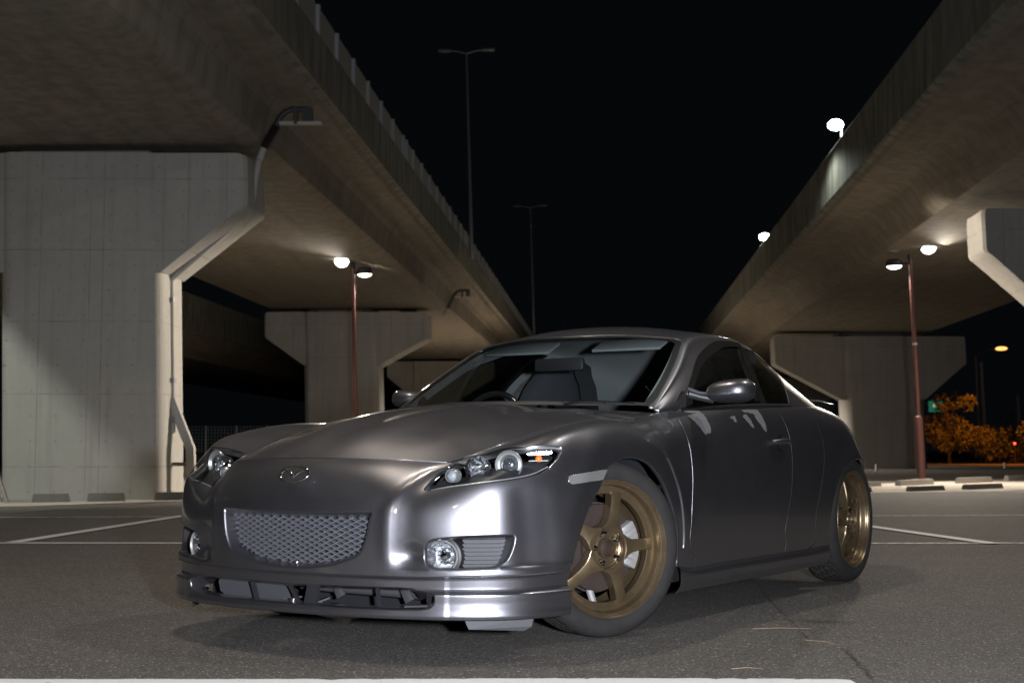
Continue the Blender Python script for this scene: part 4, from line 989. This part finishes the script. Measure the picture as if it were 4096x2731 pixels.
# ------------------------------------------------------------------ headlights
hl_all=[hl_low,hl_tip,hl_in,hl_top,hl_out]
for s,sd in ((1,'L'),(-1,'R')):
    L=region('headlight',SW,hl_all,[],M['clr'],CAR,SU,SV,.2,.3,'glass',.012,off=-.002,sides=sd,up=UPS,label=('left' if s>0 else 'right')+' headlight behind a clear lens')[0]
    region('headlight_housing',SW,hl_all,[],M['blk'],L,SU,SV,.2,.3,'none',.012,off=-.062,sides=sd,up=UPS)
    # chrome edging just inside the lens
    P,N=SW.ev(*crv([hl_top,hl_out],1,1,.12).T); N*=np.sign((N*UPS(P)).sum(1))[:,None]; P=P-N*.007
    tube('chrome_edge',[tuple(p*np.array([1,s,1])-np.array([.004,0,.003])) for p in P],.0032,M['satin'],L,8)
    P,N=SW.ev(*crv([hl_low],1,1,.12).T); N*=np.sign((N*UPS(P)).sum(1))[:,None]; P=P-N*.012
    tube('lower_edge',[tuple(p*np.array([1,s,1])+np.array([0,0,.009])) for p in P],.0022,M['satin'],L,8)
    def at(o,c,yaw=0):
        o.location=(c[0],c[1]*s,c[2]); o.rotation_euler=(0,0,yaw*s); return o
    pj=at(lathe('projector',[(.026,-.05),(.040,-.008),(.050,.003),(.0515,-.002),(.047,-.012),(.035,-.004),(.033,-.012)],M['satin'],L,40,'X'),(.555,.694,.651),.18)
    lathe('lens',[(0,.012),(.012,.011),(.022,.006),(.030,-.003),(.033,-.012)],mat('projector_lens',(.85,.88,.9),.03,0,0,.05,.5,trans=.0) if 0 else M['chr2'] if 'chr2' in M else M.setdefault('chr2',mat('projector_glass',(.42,.44,.48),.05,.9)),pj,32,'X')
    # multi-faceted main reflector
    hb=at(lathe('reflector',[(.010,-.045),(.022,-.038),(.034,-.022),(.042,.0),(.044,.012)],M['refl'],L,11,'X',sharp=5),(.600,.606,.640),.12)
    lathe('bulb',[(0,-.008),(.007,-.010),(.008,-.04)],M['refl'],hb,12,'X')
    rr=np.random.default_rng(5); bm=bmesh.new()
    for q in range(26):
        a=rr.uniform(0,2*PI); r=rr.uniform(.016,.040); b_box(bm,(-.02+.03*(r/.04)**2,r*math.cos(a),r*math.sin(a)),(.006,.010,.006),Matrix.Rotation(rr.uniform(-.8,.8),3,'Z')@Matrix.Rotation(rr.uniform(-.8,.8),3,'Y'))
    newobj('reflector_facets',bm_mesh('reflector_facets',bm),hb,M['refl'])
    sm=at(lathe('position_lamp',[(.025,-.03),(.025,-.002),(.0225,.003),(.021,-.002)],M['satin'],L,28,'X'),(.675,.534,.613),.1)
    lathe('lens',[(0,.006),(.009,.005),(.015,.001),(.021,-.008)],M['pearl'],sm,24,'X')
    at(lathe('shroud',[(.040,-.03),(.040,-.012),(.036,-.004),(.034,-.02)],M['blkg'],L,28,'X'),(.655,.542,.615),.1)
    # indicator pieces at the outer end
    bm=bmesh.new()
    for q in range(7): b_box(bm,(.49-.010*q,(.735+.009*q)*s,.697),(.010,.007,.022-.001*q),Matrix.Rotation(.6*s,3,'Z'))
    newobj('indicator_reflector',bm_mesh('indicator_reflector',bm),L,M['refl'])
    bm=bmesh.new(); bmesh.ops.create_uvsphere(bm,u_segments=12,v_segments=8,radius=.013); o=newobj('indicator_bulb',bm_mesh('indicator_bulb',bm,80),L,M['amber']); o.location=(.47,.765*s,.672)
    for z,y0,y1 in ((.684,.74,.80),(.664,.742,.795)):
        tube('divider',[(.50,y0*s-.0,z),(.455,y1*s,z+.001)],.0016,M['satin'],L,6)
    box('housing_step',(.50,.745*s,.640),(.02,.09,.02),M['blkg'],L,Matrix.Rotation(.7*s,3,'Z'))
# side markers and wing vents
region('side_marker',SW,[[(7.19,3.72),(7.12,3.84),(7.14,4.08),(7.30,4.15)],[(7.30,4.15),(8.25,4.18)],[(8.25,4.18),(8.06,3.72)],[(8.06,3.72),(7.19,3.72)]],[],mat('side_marker_lens',(.17,.17,.16),.18,.2,.8),CAR,SU,SV,.2,.3,'glass',.012,off=.0045,up=UPS)
region('wing_vent',SW,[*vent],[],M['mesh'],CAR,SU,SV,.2,.3,'none',.012,off=-.008,up=UPS)
# ------------------------------------------------------------------ lower intake: struts, bracket, things seen behind
def plate(name,pts,th,m,parent=CAR,axis=0):
    a=np.array(pts,float); off=np.zeros(3); off[axis]=th; n=len(a); vs=list(a)+list(a-off)
    fs=[tuple(range(n)),tuple(range(2*n-1,n-1,-1))]+[(i,i+n,(i+1)%n+n,(i+1)%n) for i in range(n)]
    bm=bmesh.new(); bm.from_mesh(mesh('t',vs,fs)); return newobj(name,bm_mesh(name,bm,40),parent,m)
plate('intake_strut',[(.868,-.225,.252),(.868,-.205,.252),(.872,-.170,.172),(.872,-.190,.172)],.008,M['blk']); plate('intake_strut',[(.850,.338,.252),(.850,.352,.252),(.856,.373,.165),(.856,.358,.165)],.008,M['blk'])
plate('intake_bracket',[(.880,-.045,.252),(.880,-.028,.252),(.890,.03,.185),(.890,.052,.158),(.890,.03,.165)],.010,M['paint'])
plate('intake_bracket',[(.883,.072,.252),(.883,.125,.252),(.886,.105,.158),(.886,.052,.158)],.012,M['blk'])
plate('duct_panel',[(.815,-.40,.245),(.835,-.06,.25),(.835,-.06,.160),(.815,-.37,.163),(.805,-.42,.18),(.805,-.43,.215)],.02,mat('duct_panel',(.045,.045,.05),.6))
tube('cross_pipe',[(.77,-.05,.222),(.76,.12,.216),(.74,.32,.212),(.72,.46,.206)],.020,M['dgp'],CAR,12)
for y in (.13,.43): box('clip',(.785,y,.208),(.015,.035,.05),M['dgp'],CAR,Matrix.Rotation(.5,3,'X'),.003)
rr=np.random.default_rng(9); bm=bmesh.new()
for q in range(9): b_box(bm,(.79+rr.uniform(-.03,.03),rr.uniform(-.1,.5),.160+rr.uniform(0,.018)),(rr.uniform(.02,.05),rr.uniform(.03,.09),.006),Matrix.Rotation(rr.uniform(-.6,.6),3,'Z')@Matrix.Rotation(rr.uniform(-.5,.5),3,'X'))
o=newobj('undertray',bm_mesh('undertray',bm),CAR,M['dgp']); o['kind']='stuff'
box('intake_void',(.63,0,.20),(.06,1.2,.16),M['blk'],CAR); box('intake_floor',(.71,0,.142),(.18,.98,.012),M['blk'],CAR)
for s in (1,-1):
    k_=0 if s>0 else .045
    plate('air_deflector',[(.735,.63*s,.135),(.728,.645*s,.100),(.60,(.785-k_)*s,.092),(.575,(.80-k_)*s,.105),(.57,(.805-k_)*s,.14)],.006,M['dgp'])
# ------------------------------------------------------------------ underbody and arch liners
bm=bmesh.new(); b_box(bm,(-1.35,0,.20),(3.9,1.20,.10)); b_box(bm,(-1.35,0,.30),(1.7,1.62,.26)); b_box(bm,(.42,0,.33),(.4,1.0,.3)); b_box(bm,(-3.12,0,.40),(.3,1.0,.2)); b_box(bm,(-.1,0,.5),(.9,1.06,.3))
newobj('underbody',bm_mesh('underbody',bm),CAR,M['blk'])
for cx,rz in ((-.03,.36),(-2.70,.375)):
    for s in (1,-1):
        bm=bmesh.new(); A=[]; B=[]
        for k in range(25):
            a=-.25+(PI+.5)*k/24; x=cx+(rz+.055)*math.cos(a); z=max(.32+(rz+.02)*math.sin(a),.13)
            A.append(bm.verts.new((x,(.80 if cx>-1 else .69)*s,z))); B.append(bm.verts.new((x,.50*s,z)))
        for i in range(24): bm.faces.new((A[i],A[i+1],B[i+1],B[i]))
        bm.faces.new(B)
        newobj('arch_liner',bm_mesh('arch_liner',bm,50),CAR,M['liner'])
# ------------------------------------------------------------------ wheels (local +Y looks outwards)
RR,TR=.250,.333
def wheel(rear=False):
    w=lathe('wheel',[(.205,-.17),(.222,-.14),(.226,-.06),(.2365,-.045),(.2375,-.012),(.240,-.006),(.246,-.004),(.2475,.0005),(.252,.0015),(.2545,.006),(.2585,.007),(.261,.002),(.260,-.008),(.250,-.014),(.245,-.05),(.235,-.20),(.25,-.225)],M['brz'],None,96,'Y',sharp=28)
    lathe('tyre',[(.252,-.004),(.262,.004),(.275,.0105),(.292,.012),(.306,.008),(.318,.000),(.3275,-.012),(.3315,-.026)],M['rub'],w,96,'Y',sharp=40)
    # tread, blocks cut by slanted grooves
    bm=bmesh.new(); n=320; ys=[-.026,-.034,-.042,-.056,-.062,-.070,-.086,-.094,-.102,-.118,-.124,-.130,-.144,-.152,-.160]; rings=[]
    for j,y in enumerate(ys):
        ring=[]
        for k in range(n):
            a=2*PI*k/n; g=((k+int(abs(y+.093)*260*(1 if y>-.093 else -1)*.9))%10)<2; circ=y in(-.062,-.124,-.094)
            r=.3325-.0*abs(y)-(.007 if (g or circ) else 0)-(.001 if j in(0,len(ys)-1) else 0)
            ring.append(bm.verts.new((r*math.cos(a),y,r*math.sin(a))))
        rings.append(ring)
    for a,b in zip(rings,rings[1:]):
        for k in range(n): bm.faces.new((a[k],a[(k+1)%n],b[(k+1)%n],b[k]))
    newobj('tread',bm_mesh('tread',bm,25),w,M['rub'])
    lathe('inner_sidewall',[(.331,-.16),(.32,-.185),(.29,-.195),(.25,-.19)],M['rub'],w,48,'Y')
    # stepped ring the spokes run into
    lathe('ring',[(.2370,-.03),(.2365,-.034),(.2345,-.040),(.206,-.043),(.2035,-.046),(.2035,-.075),(.225,-.09)],M['brz'],w,96,'Y',sharp=25)
    # spokes
    st=[(.066,.052,-.010),(.078,.046,-.0105),(.090,.0365,-.012),(.103,.030,-.014),(.120,.0255,-.017),(.145,.0230,-.021),(.170,.0222,-.025),(.190,.0225,-.029),(.205,.0240,-.033),(.218,.0255,-.037)]
    bm=bmesh.new(); rows=[]
    for r,hw,y in st:
        rows.append([bm.verts.new(v) for v in ((r,y-.050,-hw*.8),(r,y-.006,-hw),(r,y-.0015,-hw+.0022),(r,y,-hw+.005),(r,y,hw-.005),(r,y-.0015,hw-.0022),(r,y-.006,hw),(r,y-.050,hw*.8))])
    for a,b in zip(rows,rows[1:]):
        for k in range(7): bm.faces.new((a[k],a[k+1],b[k+1],b[k]))
    bm.faces.new(rows[-1]); me=bm_mesh('spoke',bm,30)
    for k in range(5):
        o=newobj('spoke',me if k==0 else me,w,None if k else M['brz']); o.rotation_euler=(0,R(72*k+39),0)
    # hub pocket
    lathe('hub',[(.0785,-.008),(.0775,-.0065),(.0755,-.0075),(.074,-.013),(.0725,-.040),(.068,-.043),(.040,-.043),(.0375,-.042),(.0375,-.020),(.036,-.017),(.0325,-.017),(.0315,-.020),(.0315,-.05)],M['brz'],w,72,'Y',sharp=28)
    lathe('hub_core',[(0,-.036),(.02,-.037),(.026,-.040),(.0315,-.043)],M['rust'],w,28,'Y')
    for k in range(5):
        a=R(72*k+3); c=(.0575*math.cos(a),0,.0575*math.sin(a)); bm=bmesh.new()
        b_lathe(bm,[(.0,-.012),(.005,-.0125),(.0075,-.016),(.009,-.017),(.0105,-.019),(.0105,-.042),(.014,-.043)],6 if 0 else 12,'Y',c); newobj('lug_nut',bm_mesh('lug_nut',bm,25),w,M['chr'])
    # raised lettering on the ring
    for txt,a0,fl in (('PROFESSIONAL',44,1),('PROFESSIONAL',-118,1)):
        for i,ch in enumerate(txt):
            if ch==' ': continue
            cu=bpy.data.curves.new('letter','FONT'); cu.body=ch; cu.size=.0105; cu.extrude=.0006; cu.align_x='CENTER'; cu.align_y='CENTER'; cu.resolution_u=1
            tmp=bpy.data.objects.new('t',cu); COL.objects.link(tmp); dg_=bpy.context.evaluated_depsgraph_get(); me=bpy.data.meshes.new_from_object(tmp.evaluated_get(dg_)); bpy.data.objects.remove(tmp)
            o=newobj('letter',me,w,M['dbrz'])
            a=R(a0-i*2.75); 
            rad=Vector((-math.cos(a),0,math.sin(a))); tan=Vector((math.sin(a),0,math.cos(a)))*1.0
            # seen from +Y, +X points left; letters read clockwise
            xax=Vector((math.sin(a),0,math.cos(a)))*-1; zax=Vector((0,1,0)); 
            rad=Vector((math.cos(a)*-1,0,math.sin(a))); xax=rad.cross(zax)*-1; xax=zax.cross(rad)*-1
            mt=Matrix((xax,rad,zax)).transposed().to_4x4(); mt.translation=rad*.2205+Vector((0,-.0372,0)); o.matrix_local=mt
    return w
M['dbrz']=mat('lettering_bronze',(.17,.11,.055),.5,.4)
w0=wheel()
def place(w,x,y,ang,mir=False,tilt=0):
    w.parent=CAR; w.location=(x,y,TR); w.rotation_euler=(tilt,0,ang) 
place(w0,0.0,.798,-R(25.5))
def place_copy(x,y,ang,spin=0,tilt=0):
    c=copy_tree(w0,CAR); c.location=(x,y,TR); c.rotation_mode='XYZ'
    c.rotation_euler=(tilt,spin,ang); return c
wr=place_copy(-2.70,.818,0,R(20)); 
place_copy(0,-.798,PI-R(25.5)); place_copy(-2.70,-.818,PI)
# brakes
for x,s,a in ((0,1,-R(25.5)),(-2.7,1,0)):
    yb=.798 if x==0 else .818
    d=lathe('brake_disc',[(.165,-.088),(.163,-.080),(.085,-.080),(.083,-.066),(.055,-.064),(.02,-.064)],M['rust'],CAR,72,'Y',sharp=25); d.location=(x,yb,TR); d.rotation_euler=(0,0,a)
    lathe('backplate',[(.172,-.108),(.10,-.112),(.03,-.115)],M['rust'],d,40,'Y')
    bm=bmesh.new(); 
    for k in range(7):
        th=R(150+k*9); b_box(bm,(.140*math.cos(th),-.076,.140*math.sin(th)),(.062,.055,.036),Matrix.Rotation(-th,3,'Y'),.006)
    newobj('caliper',bm_mesh('caliper',bm,40),d,M['alu'])
    for th in (150,205): tube('caliper_pin',[(.118*math.cos(R(th)),-.05,.118*math.sin(R(th))),(.118*math.cos(R(th)),-.12,.118*math.sin(R(th)))],.013,M['alu'],d,12)
    tube('ball_joint',[(.03,-.10,-.16),(.03,-.075,-.205)],.014,M['alu'],d,12)
# ------------------------------------------------------------------ door handles, mirrors, wipers
hb=0
for s in (1,-1):
    P0,N0=SW.ev(np.array([15.02]),np.array([4.75])); c=P0[0]
    h=tube('door_handle',[(-1.49,(.848)*s,.738),(-1.515,.869*s,.741),(-1.59,.874*s,.744),(-1.66,.868*s,.743),(-1.685,.846*s,.740)],[.010,.013,.014,.013,.010],M['paint'],CAR,12)
    bm=bmesh.new(); b_lathe(bm,[(0,-.004),(.02,-.003),(.034,.004),(.040,.009)],24,'Y',(-1.59,.846,.735)); 
    for v in bm.verts: v.co.y*=s
    newobj('handle_cup',bm_mesh('handle_cup',bm,60),h,M['blkg'])
    # door mirror
    bm=bmesh.new(); bmesh.ops.create_uvsphere(bm,u_segments=36,v_segments=22,radius=1)
    for v in bm.verts:
        x,y,z=v.co; f=lambda q,e:math.copysign(abs(q)**e,q)
        x=f(x,.95); 
        if x<-.35: x=-.35-(x+.35)*.2
        zz=f(z,.8)*(.060 if z>0 else .052); yy=f(y,.72)*.106
        k=1-.22*(1-(yy/.106+1)/2)
        v.co=(x*.085,yy,zz*k+.004*yy/.1)
    top=bmesh.new(); low=bm.copy()
    hs=newobj('door_mirror',bm_mesh('door_mirror',bm,60),CAR,M['paint']); hs.location=(-.845,.925 if s>0 else -.775,.948)
    if s<0: hs.scale=(.8,-.78,.85)
    bmesh.ops.bisect_plane(low,geom=list(low.verts)+list(low.edges)+list(low.faces),plane_co=(0,0,-.012),plane_no=(0,-.06,1),clear_outer=True); 
    for v in low.verts: v.co*=1.012; 
    newobj('mirror_base',bm_mesh('mirror_base',low,60),hs,M['blk']); top.free()
    tube('arm',[(.065,-.165,-.006),(.045,-.12,-.020),(.02,-.07,-.030)],[.022,.017,.020],M['blk'],hs,12)
    tube('arm_trim',[(.075,-.165,.014),(.058,-.12,-.002),(.05,-.08,-.006)],[.008,.006,.004],M['paint'],hs,8)
plate('mirror_sail',[(-.72,.712,.886),(-.80,.735,.886),(-.835,.715,.955),(-.80,.712,.955)],.004,M['blk'],CAR,1)
plate('mirror_sail',[(-.72,-.712,.886),(-.80,-.735,.886),(-.835,-.715,.955),(-.80,-.712,.955)],-.004,M['blk'],CAR,1)
region('cowl',SGm,[[(-.0,9),(0,4.4)],[(0,4.4),(.10,4.4)],[(.10,4.4),(.10,9)],[(.10,9),(0,9)]],[],M['blk'],CAR,SG1,SG2,.05,.3,'none',.02,off=.002,center=0,up=UPG)
box('cowl_tray',(-.44,0,.850),(.20,1.08,.012),M['blk'],CAR)
tube('wiper',[(-.40,.36,.893),(-.43,.42,.903),(-.47,.50,.903),(-.54,.62,.893)],.006,M['blkg'],CAR,8); tube('wiper',[(-.385,-.22,.895),(-.42,-.02,.905),(-.44,.18,.903),(-.43,.34,.90)],.006,M['blkg'],CAR,8)
# boot, spoiler, tail lamp
bt=[(-2.95,.0,.965),(-3.0,.45,.935),(-3.05,.50,.906)]
bm=bmesh.new(); rows=[]
for (x0,x1,z0,z1),y in (((-3.02,-3.30,.958,.90),0),((-3.0,-3.27,.950,.898),.25),((-2.96,-3.18,.935,.902),.42),((-2.86,-2.98,.922,.914),.60)):
    rows.append([(x0,y,z0),(x0*.6+x1*.4,y,z0*.55+z1*.45+.004),(x1,y,z1)])
full=[[(x,-y,z) for x,y,z in r] for r in rows[:0:-1]]+rows
vv=[[bm.verts.new(p) for p in r] for r in full]
for a,b in zip(vv,vv[1:]):
    for k in range(2): bm.faces.new((a[k],a[k+1],b[k+1],b[k]))
newobj('boot_lid',bm_mesh('boot_lid',bm,60),CAR,M['paint'])
pts=[(-3.14,-.56,.945),(-3.26,-.44,.972),(-3.38,0,.99),(-3.26,.44,.972),(-3.14,.56,.945)]
bm=bmesh.new(); rr=[]
for x,y,z in pts: rr.append([bm.verts.new((x+dx,y,z+dz)) for dx,dz in ((.10,-.03),(.07,.004),(-.02,.022),(-.05,.016),(-.045,.004),(.02,-.03))])
for a,b in zip(rr,rr[1:]):
    for k in range(6): bm.faces.new((a[k],a[(k+1)%6],b[(k+1)%6],b[k]))
bm.faces.new(rr[0]); bm.faces.new(rr[-1]); newobj('spoiler',bm_mesh('spoiler',bm,50),CAR,M['blkg'])
region('tail_lamp',SW,[[(20.3,7.0),(20.6,7.4),(21.3,7.3)],[(21.3,7.3),(22.2,6.6),(22.4,5.6)],[(22.4,5.6),(21.8,5.0),(21.2,5.0),(20.7,5.6),(20.3,7.0)]],[],mat('tail_lamp_lens',(.75,.62,.6),.12,.3,.9),CAR,SU,SV,.2,.3,'glass',.02,off=.006,up=UPS)
# ------------------------------------------------------------------ interior
bm=bmesh.new(); rows=[]
for x,z,w in ((-.40,.855,.60),(-.60,.868,.66),(-.80,.875,.70),(-.92,.862,.71),(-.98,.80,.71),(-.96,.6,.70)):
    rows.append([bm.verts.new((x,y*w,z-(.02*(abs(y)>.9)))) for y in (-1,-.6,-.2,.2,.6,1)])
for a,b in zip(rows,rows[1:]):
    for k in range(5): bm.faces.new((a[k],a[k+1],b[k+1],b[k]))
newobj('dashboard',bm_mesh('dashboard',bm,60),CAR,M['dash'])
box('binnacle',(-.88,-.38,.895),(.14,.34,.07),M['dash'],CAR,bev=.02)
def torus(name,c,r,t,m,parent,tilt):
    bm=bmesh.new(); pts=[(0,r*math.cos(a),r*math.sin(a)) for a in np.linspace(0,2*PI,41)]; b_tube(bm,pts,t,10,False)
    o=newobj(name,bm_mesh(name,bm,80),parent,m); o.location=c; o.rotation_euler=(0,tilt,0); return o
sw_=torus('steering_wheel',(-1.03,-.43,.815),.178,.0155,M['blkg'],CAR,R(-24))
lathe('airbag_cover',[(0,.02),(.05,.018),(.075,0),(.07,-.03)],M['dash'],sw_,24,'X')
for a in (0,PI,-PI/2): tube('spoke',[(0,.06*math.cos(a),.06*math.sin(a)),(0,.17*math.cos(a),.17*math.sin(a))],.014,M['dash'],sw_,8)
def seat(y):
    t=bpy.data.objects.new('seat',None)
    bm=bmesh.new(); prof=[(0,.22,.50),(.25,.225,.72),(.5,.20,.92),(.68,.165,1.03),(.80,.125,1.09),(.92,.105,1.14),(1,.06,1.165)]
    rows=[]
    for q,hw,z in prof:
        x=-1.52-.20*q; rr=[]
        for k in range(13):
            a=PI*k/12; yy=-hw*math.cos(a); rr.append(bm.verts.new((x+.02-.05*math.sin(a)**.6+.05*(abs(math.cos(a))**3),y+yy,z)))
        for k in range(1,12):
            a=PI*(1-k/12); rr.append(bm.verts.new((x-.12,y-hw*math.cos(a),z)))
        rows.append(rr)
    n=len(rows[0])
    for a,b in zip(rows,rows[1:]):
        for k in range(n): bm.faces.new((a[k],a[(k+1)%n],b[(k+1)%n],b[k]))
    bm.faces.new(rows[-1]); o=newobj('seat',bm_mesh('seat',bm,60),CAR,M['seat'])
    box('cushion',(-1.30,y,.47),(.5,.48,.14),M['seat'],o,bev=.04)
seat(-.40); seat(.40)
bm=bmesh.new(); b_box(bm,(-2.35,0,.70),(.16,1.1,.44),Matrix.Rotation(-.35,3,'Y'),.04); newobj('rear_seat',bm_mesh('rear_seat',bm,40),CAR,M['seat'])
box('cabin_floor',(-1.6,0,.36),(2.4,1.5,.04),M['dash'],CAR)
for s in (1,-1): box('door_card',(-1.4,.755*s,.64),(1.7,.03,.44),M['dash'],CAR)
for s in (1,-1): plate('pillar_cover',[(-1.60,.715*s,.93),(-1.66,.715*s,.93),(-1.86,.60*s,1.20),(-1.81,.60*s,1.20)],.03,M['alu'] if s<0 else M['dash'],CAR,0)
mr=box('rear_view_mirror',(-.95,.02,1.098),(.03,.265,.062),M['blk'],CAR,None,.014); mr['label']='black interior mirror hanging behind the windscreen'
tube('stem',[(.0,-.02,.03),(.03,-.025,.075)],.012,M['blk'],mr,8)
for c in (-.33,.27): o=box('sun_visor',(-1.19,c,1.196),(.13,.36,.014),M['head'],CAR,Matrix.Rotation(.42,3,'Y'),.005)
plate('dash_trim',[(-.93,-.062,.862),(-.93,-.045,.862),(-.94,-.022,.905),(-.93,.0,.862),(-.93,.018,.862),(-.94,-.018,.93),(-.94,-.026,.93)],.01,M['chr'],CAR)

for s in (1,-1):
    bm=bmesh.new()
    for k in range(9): b_box(bm,(.345-.011*k,(.850+.0022*k)*s,.605+.0005*k),(.007,.004,.020),Matrix.Rotation(.35*s,3,'Z'))
    o=newobj('marker_reflector',bm_mesh('marker_reflector',bm),CAR,M['refl']); o['kind']='stuff'
